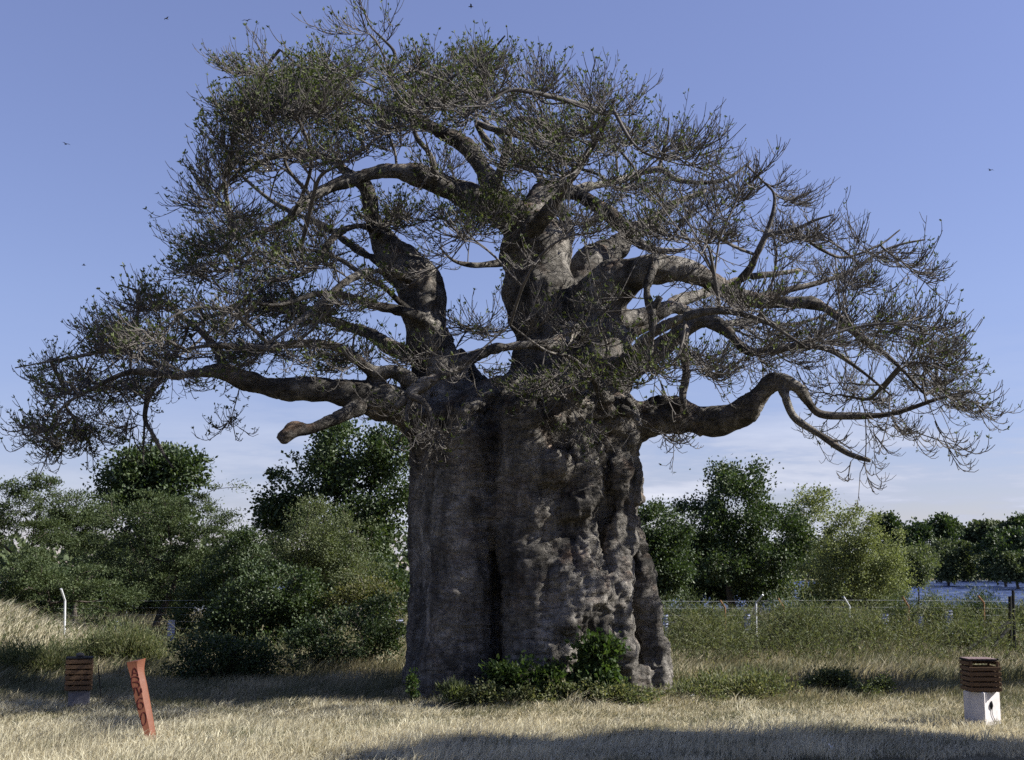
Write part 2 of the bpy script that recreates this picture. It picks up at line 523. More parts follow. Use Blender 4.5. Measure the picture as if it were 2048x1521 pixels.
tr = [(idx[-1, s], idx[-1, (s + 1) % NS], nv) for s in range(NS)] + [(idx[0, (s + 1) % NS], idx[0, s], nv + 1) for s in range(NS)]
B.add(np.concatenate([prof.reshape(-1, 3), top]), q, np.array(tr))

# hand-traced limbs: (px, py, diameter px, offset toward(-)/away(+) from the trunk's middle in metres)
limbs = {
 'left_stem': [(900, 900, 170, -.2), (893, 800, 125, -.3), (870, 715, 100, -.3), (853, 640, 92, -.2), (835, 575, 98, 0), (800, 530, 92, .2), (770, 478, 56, .3), (745, 430, 36, .2), (737, 390, 34, .2), (722, 366, 30, .2), (692, 344, 26, .3), (645, 313, 20, .5), (552, 313, 13, .8), (497, 339, 8, .9), (430, 380, 4, 1)],
 'centre_stem': [(1100, 1000, 300, .1), (1102, 850, 235, .1), (1104, 790, 205, .1), (1104, 740, 178, .1), (1098, 690, 156, .1), (1090, 620, 148, .1), (1080, 560, 150, .1), (1068, 505, 150, .1), (1045, 455, 116, .1), (1005, 415, 74, .1), (950, 398, 56, 0), (885, 376, 52, -.2), (835, 352, 46, -.3), (790, 338, 38, -.4), (755, 342, 33, -.4), (700, 363, 30, -.5), (645, 383, 28, -.6), (600, 412, 22, -.8), (570, 445, 17, -1), (527, 464, 10, -1.3), (470, 480, 5, -1.6)],
 'right_stem': [(1180, 1000, 200, -.5), (1185, 850, 185, -.6), (1188, 770, 160, -.6), (1188, 700, 142, -.6), (1190, 640, 128, -.6), (1210, 590, 108, -.7), (1262, 556, 82, -.9), (1312, 536, 66, -1.1), (1360, 540, 52, -1.1), (1405, 560, 44, -1), (1455, 582, 38, -.9), (1525, 598, 34, -.8), (1585, 606, 30, -.8), (1629, 614, 26, -.8), (1676, 638, 20, -.9), (1715, 669, 16, -1), (1763, 701, 12, -1.1), (1800, 735, 8, -1.2), (1850, 790, 4, -1.3)],
 'back_right_limb': [(1165, 760, 130, .3), (1150, 660, 110, .4), (1155, 590, 95, .6), (1178, 542, 88, 1.0), (1205, 510, 62, 1.6), (1240, 492, 46, 2.2), (1262, 470, 38, 2.7), (1300, 440, 26, 3.4), (1350, 410, 16, 4.2), (1410, 380, 8, 5)],
 'top_limb': [(1040, 470, 70, .1), (1005, 400, 60, .4), (975, 355, 44, .6), (950, 325, 42, .7), (920, 287, 38, .8), (880, 262, 32, .8), (835, 240, 27, .8), (795, 226, 24, .7), (748, 212, 17, .6), (711, 191, 14, .5), (663, 166, 10, .3), (608, 140, 7, .1), (560, 100, 4, 0)],
 'top_right_fork': [(800, 228, 22, .7), (812, 206, 25, .5), (832, 180, 22, .2), (865, 158, 17, -.2), (921, 133, 10, -.6), (976, 107, 6, -1), (1010, 72, 3, -1.3)],
 'top_spur': [(800, 225, 14, .7), (795, 195, 12, .9), (778, 150, 9, 1), (790, 108, 7, 1.1), (768, 80, 5.5, 1.2), (742, 55, 4, 1.2), (728, 25, 2.5, 1.2)],
 'centre_right_limb': [(1050, 470, 70, .2), (1055, 425, 54, .4), (1090, 388, 40, .8), (1130, 383, 36, 1), (1175, 398, 32, 1), (1212, 420, 34, .9), (1240, 450, 32, .8), (1265, 482, 22, .7), (1310, 500, 13, .6), (1370, 500, 7, .4)],
 'right_upper_limb': [(1130, 388, 28, .8), (1170, 372, 22, 1.2), (1215, 368, 18, 1.6), (1250, 360, 14, 1.9), (1285, 346, 14, 2), (1321, 338, 13, 2), (1352, 358, 11, 2), (1408, 366, 9, 2), (1455, 358, 7, 2.1), (1502, 322, 4, 2.2)],
 'right_upper_spire': [(1318, 340, 9, 2), (1329, 300, 8, 2), (1335, 262, 5, 2), (1338, 236, 3, 2)],
 'up_limb': [(985, 380, 34, .2), (1000, 350, 24, -.2), (1010, 315, 20, -.4), (1020, 275, 17, -.5), (1022, 248, 15, -.5), (1045, 238, 13, -.6), (1080, 250, 13, -.8), (1120, 268, 10, -1), (1170, 262, 7, -1.2), (1220, 230, 4, -1.5)],
 'up_left_small': [(870, 365, 18, -.6), (868, 335, 15, -.8), (858, 305, 12, -1), (835, 275, 10, -1.2), (820, 235, 7, -1.4), (790, 195, 5, -1.6)],
 'mid_bridge': [(985, 305, 18, .5), (954, 250, 12, .4), (976, 254, 13, .2), (1042, 272, 12, 0), (1087, 298, 11, -.2), (1140, 330, 8, -.5), (1200, 350, 5, -.8)],
 'right_fork': [(1440, 585, 18, -1), (1470, 572, 17, -1.2), (1500, 541, 15, -1.4), (1512, 512, 13, -1.5), (1526, 480, 13, -1.6), (1545, 425, 8, -1.7), (1548, 390, 6, -1.7), (1534, 368, 3, -1.7)],
 'right_fork_arm': [(1526, 482, 11, -1.6), (1542, 470, 11, -1.7), (1589, 460, 9, -1.8), (1629, 441, 6, -1.9), (1668, 429, 3, -2)],
 'right_fork_low': [(1590, 463, 8, -1.8), (1644, 500, 7, -1.6), (1690, 515, 6, -1.4), (1760, 490, 4, -1.2), (1800, 460, 3, -1)],
 'right_far_arm': [(1500, 600, 16, -.6), (1570, 580, 13, -.2), (1640, 565, 11, 0), (1700, 545, 9, .2), (1750, 510, 7, .3), (1800, 490, 5, .3), (1850, 480, 3, .3)],
 'hanging_limb': [(1312, 520, 24, -1.5), (1300, 545, 22, -1.8), (1292, 580, 20, -1.9), (1305, 615, 18, -1.9), (1322, 595, 12, -2)],
 'hanging_limb_low': [(1300, 600, 18, -1.9), (1305, 640, 16, -1.9), (1302, 680, 11, -1.9), (1300, 730, 7, -1.9)],
 'right_second_limb': [(1220, 800, 80, -.6), (1250, 740, 72, -.7), (1290, 712, 56, -.8), (1330, 690, 44, -1), (1370, 660, 38, -1.2), (1400, 640, 34, -1.4), (1450, 660, 26, -1.6), (1495, 700, 22, -1.8), (1540, 705, 18, -2), (1600, 692, 15, -2.1), (1660, 700, 11, -2.2), (1720, 740, 7, -2.3), (1780, 790, 4, -2.3)],
 'right_inner_limb': [(1210, 640, 60, .8), (1280, 640, 34, 1.4), (1345, 610, 32, 1.8), (1385, 632, 24, 2.1), (1440, 650, 17, 2.6), (1500, 640, 12, 3.2), (1580, 650, 8, 3.8), (1680, 620, 4, 4.4)],
 'right_low_limb': [(1200, 900, 150, -.5), (1250, 862, 104, -.5), (1305, 840, 78, -.6), (1370, 834, 66, -.8), (1430, 836, 62, -1), (1480, 826, 58, -1.2), (1515, 800, 48, -1.3), (1540, 772, 38, -1.4), (1566, 758, 32, -1.5), (1595, 772, 26, -1.5), (1615, 800, 20, -1.5), (1640, 828, 17, -1.5), (1700, 834, 15, -1.6), (1780, 828, 11, -1.7), (1870, 800, 7, -1.8), (1940, 782, 4, -1.8)],
 'right_low_stub': [(1563, 765, 18, -1.5), (1572, 800, 16, -1.6), (1590, 838, 16, -1.7), (1640, 872, 14, -1.9), (1690, 903, 12, -2.1), (1718, 914, 10, -2.2), (1742, 921, 8, -2.3)],
 'right_drop_limb': [(1370, 655, 26, -1.5), (1366, 700, 20, -1.8), (1372, 750, 17, -2), (1366, 790, 14, -2.1), (1375, 830, 7, -2.2)],
 'left_low_limb': [(880, 880, 120, -.6), (815, 822, 88, -.9), (755, 795, 70, -1), (690, 790, 58, -1.1), (620, 780, 52, -1.2), (557, 773, 46, -1.3), (482, 758, 43, -1.4), (440, 744, 32, -1.4), (400, 748, 23, -1.4), (350, 752, 19, -1.4), (310, 746, 16, -1.5), (260, 745, 13, -1.6), (200, 770, 9, -1.7), (130, 810, 6, -1.8), (90, 870, 3, -1.9)],
 'left_low_fork': [(470, 758, 26, -1.3), (445, 725, 20, -1.1), (427, 690, 16, -.9), (400, 662, 14, -.8), (371, 641, 12, -.7), (341, 611, 9, -.6), (300, 590, 6, -.5), (240, 570, 3, -.4)],
 'left_low_arm': [(350, 750, 12, -1.4), (280, 715, 11, -1.2), (220, 700, 9, -1), (150, 715, 7, -.9), (90, 725, 4, -.8), (30, 736, 2.5, -.8)],
 'left_mid_limb': [(850, 790, 40, -.8), (800, 752, 32, -1), (745, 742, 27, -1.2), (700, 705, 22, -1.4), (645, 688, 19, -1.5), (557, 693, 15, -1.7), (482, 693, 13, -1.8), (430, 690, 10, -1.9), (370, 700, 6, -2)],
 'left_hanging_limb': [(325, 752, 14, -1.4), (300, 785, 13, -1.5), (290, 820, 10, -1.6), (290, 845, 9, -1.6), (306, 872, 8, -1.7), (325, 905, 6, -1.7), (346, 935, 3, -1.8)],
 'left_hanging_twig': [(290, 840, 6, -1.6), (288, 880, 4.5, -1.6), (286, 925, 3, -1.6)],
 'broken_stub': [(760, 810, 40, -1.1), (715, 822, 32, -1.4), (665, 838, 27, -1.7), (620, 856, 26, -1.9), (590, 862, 25, -2.05), (572, 872, 28, -2.15), (556, 884, 24, -2.2)],
 'left_upper_limb': [(868, 660, 40, -.4), (837, 639, 27, -.8), (797, 620, 24, -1.1), (740, 605, 20, -1.4), (690, 592, 16, -1.7), (630, 590, 12, -2), (560, 610, 8, -2.3), (480, 600, 4, -2.6)],
 'left_slender_limb': [(845, 640, 14, -.5), (801, 608, 12, -1), (766, 572, 12, -1.4), (730, 552, 11, -1.7), (675, 517, 9, -2), (600, 500, 6, -2.4), (520, 520, 3.5, -2.8)],
 'left_dark_limb': [(770, 480, 26, .2), (737, 456, 20, -.2), (690, 462, 16, -.6), (655, 490, 14, -.9), (630, 530, 11, -1.2), (570, 560, 8, -1.5), (490, 560, 4, -1.8)],
 'left_back_limb': [(800, 540, 40, .6), (750, 520, 24, 1.2), (690, 480, 18, 2), (620, 440, 13, 2.8), (540, 400, 9, 3.6), (460, 330, 5, 4.2)],
 'dead_side_limb': [(1015, 524, 17, -.3), (985, 530, 15, -.7), (955, 533, 12, -1), (925, 528, 9, -1.3), (903, 518, 6, -1.5), (880, 495, 4, -1.7)],
 'front_limb': [(1150, 650, 40, -1.4), (1110, 690, 34, -2), (1060, 694, 24, -2.3), (1020, 695, 23, -2.4), (975, 700, 24, -2.5), (935, 718, 24, -2.6), (892, 750, 24, -2.7), (850, 772, 24, -2.8), (815, 795, 22, -2.9), (790, 815, 14, -3)],
 'front_hanging_limb': [(820, 792, 15, -2.9), (845, 805, 13, -3.1), (862, 835, 10, -3.2), (866, 870, 7, -3.3), (858, 915, 4, -3.3)],
 'front_hanging_fork': [(822, 795, 12, -2.9), (812, 825, 9, -3), (815, 855, 6, -3.1), (795, 885, 4, -3.2)],
 'front_spray_limb': [(1215, 830, 22, -2.4), (1200, 790, 18, -2.9), (1180, 750, 13, -3.3), (1140, 715, 8, -3.7), (1090, 700, 5, -4.1), (1020, 650, 3, -4.4)],
 'front_spray_upper': [(1190, 770, 10, -3.1), (1215, 700, 7, -3.5), (1200, 640, 5, -3.8), (1240, 590, 3, -4)],
 'front_short_limb': [(1235, 800, 34, -1.9), (1262, 820, 30, -2.5), (1280, 845, 25, -2.8), (1278, 862, 18, -2.9)],
 'trunk_fork_back': [(985, 820, 60, .6), (945, 760, 44, .5), (905, 700, 40, .4)],
 'deep_back_limb': [(1100, 600, 60, 1.4), (1120, 520, 40, 2.4), (1130, 450, 30, 3.4), (1100, 380, 22, 4.2), (1040, 310, 14, 4.8), (960, 230, 7, 5.2)],
 'deep_back_right': [(1200, 700, 60, 1.4), (1280, 650, 38, 2.6), (1370, 600, 26, 3.8), (1480, 560, 16, 4.8), (1600, 540, 8, 5.4)],
 'deep_back_left': [(860, 720, 50, .8), (780, 690, 32, 2), (690, 650, 22, 3.2), (580, 620, 14, 4.2), (460, 620, 7, 4.8)],
 'near_right_limb': [(1215, 740, 46, -1.6), (1270, 700, 30, -2.6), (1340, 650, 22, -3.4), (1420, 620, 16, -4.1), (1520, 640, 9, -4.6), (1620, 700, 4, -5)],
 'near_top_limb': [(1070, 470, 40, -1.2), (1110, 400, 26, -2), (1160, 330, 17, -2.8), (1200, 270, 11, -3.3), (1230, 200, 5, -3.6)],
 'near_left_limb': [(830, 560, 36, -.6), (770, 540, 22, -1.6), (700, 560, 16, -2.6), (600, 640, 11, -3.5), (520, 700, 6, -4)],
}
ridges = {   # ribs, roots and burrs of the trunk: px, py, dia, distance from the trunk's middle
 'right_buttress': [(1262, 1030, 34, -.9), (1272, 1110, 46, -1), (1284, 1180, 56, -1.05), (1296, 1250, 58, -1.1), (1306, 1310, 60, -1.1), (1310, 1360, 70, -1.1), (1312, 1410, 78, -1.1)],
 'right_foot': [(1322, 1325, 30, -1.45), (1326, 1370, 34, -1.5), (1322, 1410, 40, -1.5)],
 'inner_foot': [(1288, 1330, 34, -1.6), (1285, 1370, 44, -1.7), (1288, 1410, 50, -1.7)],
 'right_rib': [(1225, 1050, 40, -1.6), (1236, 1150, 46, -1.8), (1244, 1250, 44, -1.9), (1250, 1330, 46, -1.95), (1256, 1410, 60, -1.9)],
 'nose': [(1160, 1040, 60, -2.0), (1152, 1110, 110, -2.0), (1140, 1170, 150, -1.95), (1130, 1230, 150, -1.95), (1110, 1270, 120, -2.1)],
 'lip': [(1085, 1230, 60, -2.35), (1092, 1275, 100, -2.25), (1118, 1315, 76, -2.3), (1128, 1360, 36, -2.35), (1130, 1405, 30, -2.4)],
 'upper_burr': [(1112, 900, 56, -2.35), (1105, 940, 70, -2.35), (1088, 975, 46, -2.4)],
 'upper_burr_right': [(1180, 880, 60, -1.9), (1170, 960, 70, -2.05), (1150, 1040, 60, -2.1)],
 'outer_rib': [(1232, 880, 60, -1.2), (1240, 960, 64, -1.35), (1245, 1030, 60, -1.4), (1250, 1110, 56, -1.4)],
 'lower_right_bulge': [(1205, 1150, 60, -1.9), (1200, 1230, 90, -1.8), (1195, 1300, 90, -1.85), (1200, 1400, 100, -1.9)],
 'stub_knot': [(606, 850, 14, -1.95), (590, 850, 20, -2.05), (568, 858, 15, -2.15), (560, 862, 8, -2.15)],
 'stub_spike': [(580, 872, 22, -2.1), (560, 888, 16, -2.2), (550, 895, 8, -2.2)],
 'stub_chip': [(576, 868, 16, -2.0), (556, 876, 10, -2.1), (549, 878, 5, -2.1)],
 'left_rib': [(930, 860, 120, -1.75), (925, 1000, 120, -1.85), (920, 1150, 126, -1.85), (915, 1300, 140, -1.9), (915, 1410, 160, -1.95)],
}
Lpts = {}
for nm, rw in list(limbs.items()) + list(ridges.items()):
    P = np.array([[*W(px, py, D0 + dy), max(0.012, d * (D0 + dy) / F / 2)] for px, py, d, dy in rw])
    P = crom(P, 5)
    # a wandering line and an uneven girth
    r = P[:, 3]
    ph = rng.uniform(0, 9)
    s = np.concatenate([[0], np.cumsum(np.linalg.norm(np.diff(P[:, :3], axis=0), axis=1))])
    thin = nm in limbs
    k = 1.0 if thin else 0.3
    r0_, r = r, np.minimum(r, 0.22)
    P[:, 0] += k * 0.22 * r * np.sin(s * 2.1 + ph); P[:, 1] += k * 0.45 * r * np.sin(s * 1.7 + 2 * ph); P[:, 2] += k * 0.25 * r * np.sin(s * 2.7 + 3 * ph)
    r = r0_
    P[:, 3] = r * (1 + (0.07 if thin else .02) * np.sin(s * 4.3 + ph) + (0.05 if thin else .015) * np.sin(s * 9.1 + 2 * ph))
    Lpts[nm] = P
THIN = 0.085
nbranch = 0
thin_tubes = []
for nm, P in Lpts.items():
    thick = np.where(P[:, 3] > THIN)[0]
    e = thick[-1] + 1 if len(thick) else 0
    if e >= 2 or nm in ridges:
        Q = P[:max(e + 1, 3)]
        v, qd, tri = tubes(Q[None, :, :3], Q[None, :, 3], 18, True)
        B.add(v, qd, tri)
    if nm in limbs and e < len(P) - 2:
        thin_tubes.append(P[max(e - 2, 0):])
# burrs scattered over the sunny side of the trunk
for k in range(42):
    z = rng.uniform(0.1, 5.4); thv = np.radians(rng.uniform(12, 115))
    i = int(np.interp(z, zs, np.arange(len(zs)))); j = int((thv + np.pi) / (2 * np.pi) * NS) % NS
    c = prof[i, j] + rng.normal(0, 0.04, 3)
    rr = rng.uniform(0.08, 0.26)
    s2 = norm(rng.normal(0, 1, 3)) * 0.1
    Pq = np.array([c - s2 - (0, 0, rr * 1.2), c, c + s2 + (0, 0, rr * 1.4)])
    v, qd, tri = tubes(crom(Pq, 3)[None], (rr * np.array([.3, .55, .75, .95, .8, .55, .25]))[None], 10, True)
    B.add(v, qd, tri)
raw = B.mesh('raw', True)
ro = bpy.data.objects.new('raw', raw)
link(ro)
rm = ro.modifiers.new('r', 'REMESH'); rm.mode = 'VOXEL'; rm.voxel_size = 0.055; rm.use_smooth_shade = True
sm = ro.modifiers.new('s', 'SMOOTH'); sm.factor = 0.5; sm.iterations = 5
dg = bpy.context.evaluated_depsgraph_get()
me = bpy.data.meshes.new_from_object(ro.evaluated_get(dg))
bpy.data.objects.remove(ro); bpy.data.meshes.remove(raw)
nvt = len(me.vertices)
co = np.empty(nvt * 3); me.vertices.foreach_get('co', co); co = co.reshape(-1, 3)
no = np.empty(nvt * 3); me.vertices.foreach_get('normal', no); no = no.reshape(-1, 3)
# carve: folds, wrinkles and lumps (stronger on the weathered right side)
right = 1 / (1 + np.exp(-(co[:, 0] - 0.55) / 0.25)) * (co[:, 2] < 6.6) * (np.abs(co[:, 1] - D0) < 3.2)
big = np.clip((6.8 - co[:, 2]) / 1.0, 0, 1) * (np.abs(co[:, 0] - 0.5) < 3.4)
dsp = np.zeros(nvt)
tur = noise.turbulence
nn = noise.noise
for i in range(nvt):
    x, y, z = co[i]
    a = nn((x * 1.3, y * 1.3, z * 1.0)) * 0.05
    if z > 5.5: a += nn((x * 2.6, y * 2.6, z * 2.6)) * 0.07 - 0.05 * max(0.0, 0.10 - abs(nn((x * 3.1 + 9, y * 3.1, z * 3.1)))) / 0.10
    b = nn((x * 4.2, y * 4.2, z * 3.0 + 7))
    w = nn((x * 1.6, y * 1.6, z * 7.5))                # horizontal wrinkles
    wv = -0.028 * max(0.0, 0.22 - abs(w)) / 0.22
    rr = right[i]
    if rr > 0.05:
        rr *= 1.0 if x < 2.0 else max(0.45, 1 - (x - 2.0) * 1.2)
        c1 = nn((x * 2.3 + 5, y * 2.3, z * 1.7))
        c2 = abs(nn((x * 5.5, y * 5.5, z * 4.5)))
        c3 = abs(nn((x * 11, y * 11, z * 9)))
        a += rr * (0.15 * c1 + 0.085 * (0.28 - c2) + 0.035 * (0.28 - c3))
    v_ = nn((x * 9.0, y * 9.0, z * 1.8))               # vertical grain
    dsp[i] = (a * (0.5 + big[i]) + b * 0.022 * (0.6 + big[i]) + wv * (0.4 + big[i]) + v_ * 0.012 * (0.5 + big[i]))
co += no * dsp[:, None]
me.vertices.foreach_set('co', (co - TO).astype(np.float32).ravel())
me.update()
me.polygons.foreach_set('use_smooth', np.ones(len(me.polygons), bool))
me.name = 'trunk'
me.materials.clear()
obj('trunk', me, M_BARK, tree)
print('trunk verts', nvt)
for P in thin_tubes:
    v, qd, tri = tubes(P[None, :, :3], P[None, :, 3], 8, True)
    bb = Buf(); bb.add(v - TO, qd, tri)
    obj('branch', bb.mesh('branch'), M_BRANCH, tree)
# ------------------------------------------------------------------ crown: px centre, px radii, amount of twigs, leafiness, how far it reaches in depth (0..1)
clumps = [(520,130,62,48,1.1,.9),(600,150,90,60,1.2,1),(480,200,70,48,1.1,.9),(560,225,110,60,1.2,1),(680,125,75,48,1,.9),(738,60,62,38,.5,.6),(680,215,100,65,1.1,.9),
 (460,285,75,45,1,.8),(560,310,110,55,1,.7),(430,365,62,45,1,.6),(400,415,52,38,.9,.5),(480,420,60,50,.7,.4),(850,120,92,58,1.2,.9),(960,100,85,45,1.1,.9),(1040,115,45,25,.8,.7),(780,270,110,65,1,.8),
 (900,210,100,60,1.1,.9),(980,185,80,60,1,.9),(1090,185,65,60,.9,.6),(1190,175,68,40,.8,.5),(1240,190,45,28,.6,.4),(1100,265,90,60,.9,.7),(1180,255,70,48,.8,.6),(700,325,90,50,.7,.5),
 (450,480,80,50,1.2,1),(400,520,48,46,1.1,1),(540,500,90,55,1.1,.9),(620,540,80,55,.9,.7),(745,440,72,36,1.1,1),(560,600,120,60,1,.6),(690,635,90,60,.9,.7),(640,470,60,40,.6,.4),
 (270,600,95,45,1,.6),(205,665,85,50,1.1,.7),(340,655,100,60,1,.6),(110,720,70,32,.7,.5),(110,785,68,50,1.2,.8),(220,770,95,55,1.2,.8),(80,880,36,55,1,.7),(150,850,60,55,1.1,.7),(55,840,30,60,.6,.4),
 (455,640,90,55,.9,.6),(430,710,100,38,.9,.6),(585,700,115,50,.9,.6),(700,720,90,44,.9,.7),(450,830,38,44,.35,.9),(260,850,50,50,.4,.5),(830,440,80,60,.4,.5),(930,460,75,45,.6,.6),(880,520,50,45,.3,.3),
 (880,330,70,40,.5,.5),(970,420,70,38,1.1,1),(1050,440,85,50,1.2,1),(1060,335,90,50,.9,.7),(1150,320,90,50,.9,.7),(1240,290,78,48,.9,.5),(1330,290,85,48,.9,.4),(1400,310,75,42,.7,.3),
 (1280,380,100,55,.9,.6),(1170,450,90,50,.8,.5),(1400,400,95,50,.8,.3),(1300,455,110,50,.9,.4),(1480,375,60,45,.6,.1),(1580,385,70,42,.75,.0),(1450,470,95,55,.8,.2),(1560,490,85,55,.8,.0),
 (1640,470,60,40,.7,.0),(1760,510,88,42,.7,.15),(1700,560,95,45,.9,.2),(1830,540,42,48,.5,.1),(1790,640,100,50,1,.3),(1690,660,110,60,1,.3),(1880,690,66,60,1,.7),(1840,760,92,60,1.1,.4),
 (1920,790,62,44,.8,.2),(1720,780,110,60,1,.2),(1600,690,100,60,1,.2),(1490,640,100,65,.9,.2),(1400,590,80,55,.7,.2),(1400,730,85,65,1,.3),(1310,730,60,60,.9,.5),(1500,730,75,55,.9,.2),
 (1350,865,62,38,.5,.05),(1720,925,45,45,.3,.05),(1150,740,105,50,1,.9),(1130,660,95,45,.5,.5),(945,640,72,45,.6,.5),(955,745,50,42,.5,.5),(860,870,58,55,.6,.25),(840,700,60,45,.5,.5),
 (1210,600,55,40,.35,.6),(1170,850,60,40,.35,.5),(1890,860,60,30,.5,.1),(790,800,70,40,.5,.4),(1640,860,60,30,.5,.05),(1060,520,40,30,.3,.7),(760,560,60,60,.4,.4),(640,410,90,40,.4,.3),(1230,830,50,40,.5,.4),
 (1560,600,80,40,.7,.3),(1780,850,80,35,.6,.1),(500,560,70,60,.8,.5),(350,720,80,35,.8,.5)]
FRONT = {(1150,740),(1130,660),(860,870),(1210,600),(1170,850)}
pts, lf = [], []
TARGET = 6400
area = np.array([c[2] * c[3] * c[4] * (.78 if c[0] > 1280 and c[1] > 580 else 1) for c in clumps]); area = area / area.sum()
crng = np.random.default_rng(21)
for c, a in zip(clumps, area):
    cx, cy, rx, ry, w, leaf = c
    FR = (cx, cy) in FRONT
    cx += 20 if cx < 150 else (12 if cx < 500 else 0)
    if cx < 430 and 560 < cy < 700: cy += 24
    cy += 6 + (26 if cy < 200 and cy > 90 else 0) + (18 if cy < 130 and cx > 820 else 0); rx = max(rx * .78 - 6, 14); ry = max(ry * .72 - 6, 12)
    n = int(TARGET * a)
    cen = max(0.0, 1 - ((cx - 1050) / 1000) ** 2 - ((cy - 750) / 760) ** 2)
    spread = 0.7 + 5.4 * math.sqrt(cen) * (0.45 if cy > 780 else 1)
    nsub = max(3, n // 26)
    for s in range(nsub):
        # each tier is a flat spray inside the clump
        if FR: dy0 = crng.uniform(-4.2, -2.6)
        else: dy0 = crng.uniform(-1, .85) * spread - 0.6
        k = max(2, n // nsub)
        a0 = crng.uniform(0, 2 * np.pi); r0 = math.sqrt(crng.uniform(0, 1)) * .8
        sx = cx + math.cos(a0) * r0 * rx; sy = cy + math.sin(a0) * r0 * ry
        tl = crng.normal(0, .18) + (sx - 1000) / 1000 * (.35 if sx > 1000 else .35)
        u = crng.uniform(-1, 1, k) * max(rx * .6, 24)
        px = sx + u; py = sy + u * tl + crng.normal(0, 7, k)
        dy = dy0 + crng.normal(0, 0.55, k)
        for x, y, d in zip(px, py, dy):
            pts.append(W(x, y, D0 + d)); lf.append(leaf)
pts = np.array(pts); lf = np.array(lf)
pts = pts + np.stack([vnoise(pts, 1.3, 1), vnoise(pts, 1.3, 2), vnoise(pts, 1.3, 3)], 1) * 0.12
keep = vnoise(pts, 1.9, 4.4) + crng.uniform(-.5, .5, len(pts)) > -0.42
pts, lf = pts[keep], lf[keep]
roots, rpath = [], []
for nm in limbs:
    P = Lpts[nm]
    s = np.concatenate([[0], np.cumsum(np.linalg.norm(np.diff(P[:, :3], axis=0), axis=1))])
    for p, l in zip(P, s):
        if p[3] < 0.36 and (p[2] > 5.2):
            roots.append(p[:3]); rpath.append(0.9 * max(0, 1 - l / 8) + 3.0 * max(0, p[3] - .1))
roots = np.array(roots); rpath = np.array(rpath, np.float32)
par, path, order = grow(pts, roots, rpath, 0.55)
Pn, tips, paths = tree_paths(pts, par, order, roots, 3)
T = Buf()
for seq, tp, isroot in paths:
    L = np.linalg.norm(np.diff(seq, axis=0), axis=1)
    rad = 0.0082 * np.maximum(tp, 1) ** 0.5
    if len(seq) >= 2: rad[0] = rad[1]
    rad[-1] *= 0.8
    nsp = 2 if L.mean() < 0.7 else 4
    Q = crom(np.concatenate([seq, rad[:, None]], 1), nsp)
    if isroot and len(seq) >= 2:      # long first spans sag and wander
        m = len(Q)
        amp = 0.06 * min(2.0, L[0])
        Q[1:-1, 2] += amp * np.sin(np.linspace(0, np.pi, m))[1:-1]
    v, qd, _ = tubes(Q[None, :, :3], np.maximum(Q[None, :, 3], 0.005), 4 if rad[0] < 0.03 else 6)
    T.add(v, qd)
# sprays of twiglets, curved and turned up at the ends
n = len(Pn)
pp = np.array([Pn[par[g]] if par[g] >= 0 else roots[-1 - par[g]] for g in range(n)])
dirn = norm(Pn - pp)
cent = np.array([0.4, D0, 6.5])
outd = norm((Pn - cent) * np.array([1, 1, .45]))
def shoots(S, D, Ln, K, up_k, low_k):
    tt = np.linspace(0, 1, K)
    side = norm(crng.normal(0, 1, S.shape)); wob = crng.uniform(0, 6, (len(S), 1))
    low = np.clip((7.6 - S[:, 2:3]) / 2.4, 0, 1)
    return np.stack([S + D * Ln[:, None] * t + up * Ln[:, None] * (up_k * t ** 2.4 - low * low_k * (t - .9 * t ** 3)) + side * (0.07 * np.sin(t * 4 + wob) - 0.07 * np.sin(wob)) * Ln[:, None] for t in tt], 1)
up = np.array([0, 0, 1.0])
few = np.where((tips <= 6) & (crng.random(n) < .5))[0]
term = np.where(tips <= 1)[0]
term2 = term[crng.random(len(term)) < .4]
g = np.concatenate([few, term, term2])
fr = np.concatenate([crng.uniform(0, 1, len(few)), np.ones(len(term) + len(term2))])[:, None]
S = Pn[g] * fr + pp[g] * (1 - fr)
far = np.linalg.norm(Pn[g] - pp[g], axis=1) < 1.2
g, S = g[far], S[far]
D = norm(dirn[g] * 1.15 + outd[g] * 0.45 + crng.normal(0, 0.34, (len(g), 3)) * np.array([1, 1, .75]))
Ln = crng.uniform(0.35, 1.0, len(g)) * np.where(tips[g] <= 1, 1.0, .8)
SH = shoots(S, D, Ln, 7, .22, .6)
R0 = 0.0112 * crng.uniform(.8, 1.3, (len(S), 1))
v, qd, _ = tubes(SH, R0 * np.linspace(1, .48, 7)[None], 3)
T.add(v, qd)
Lf = lf[g]
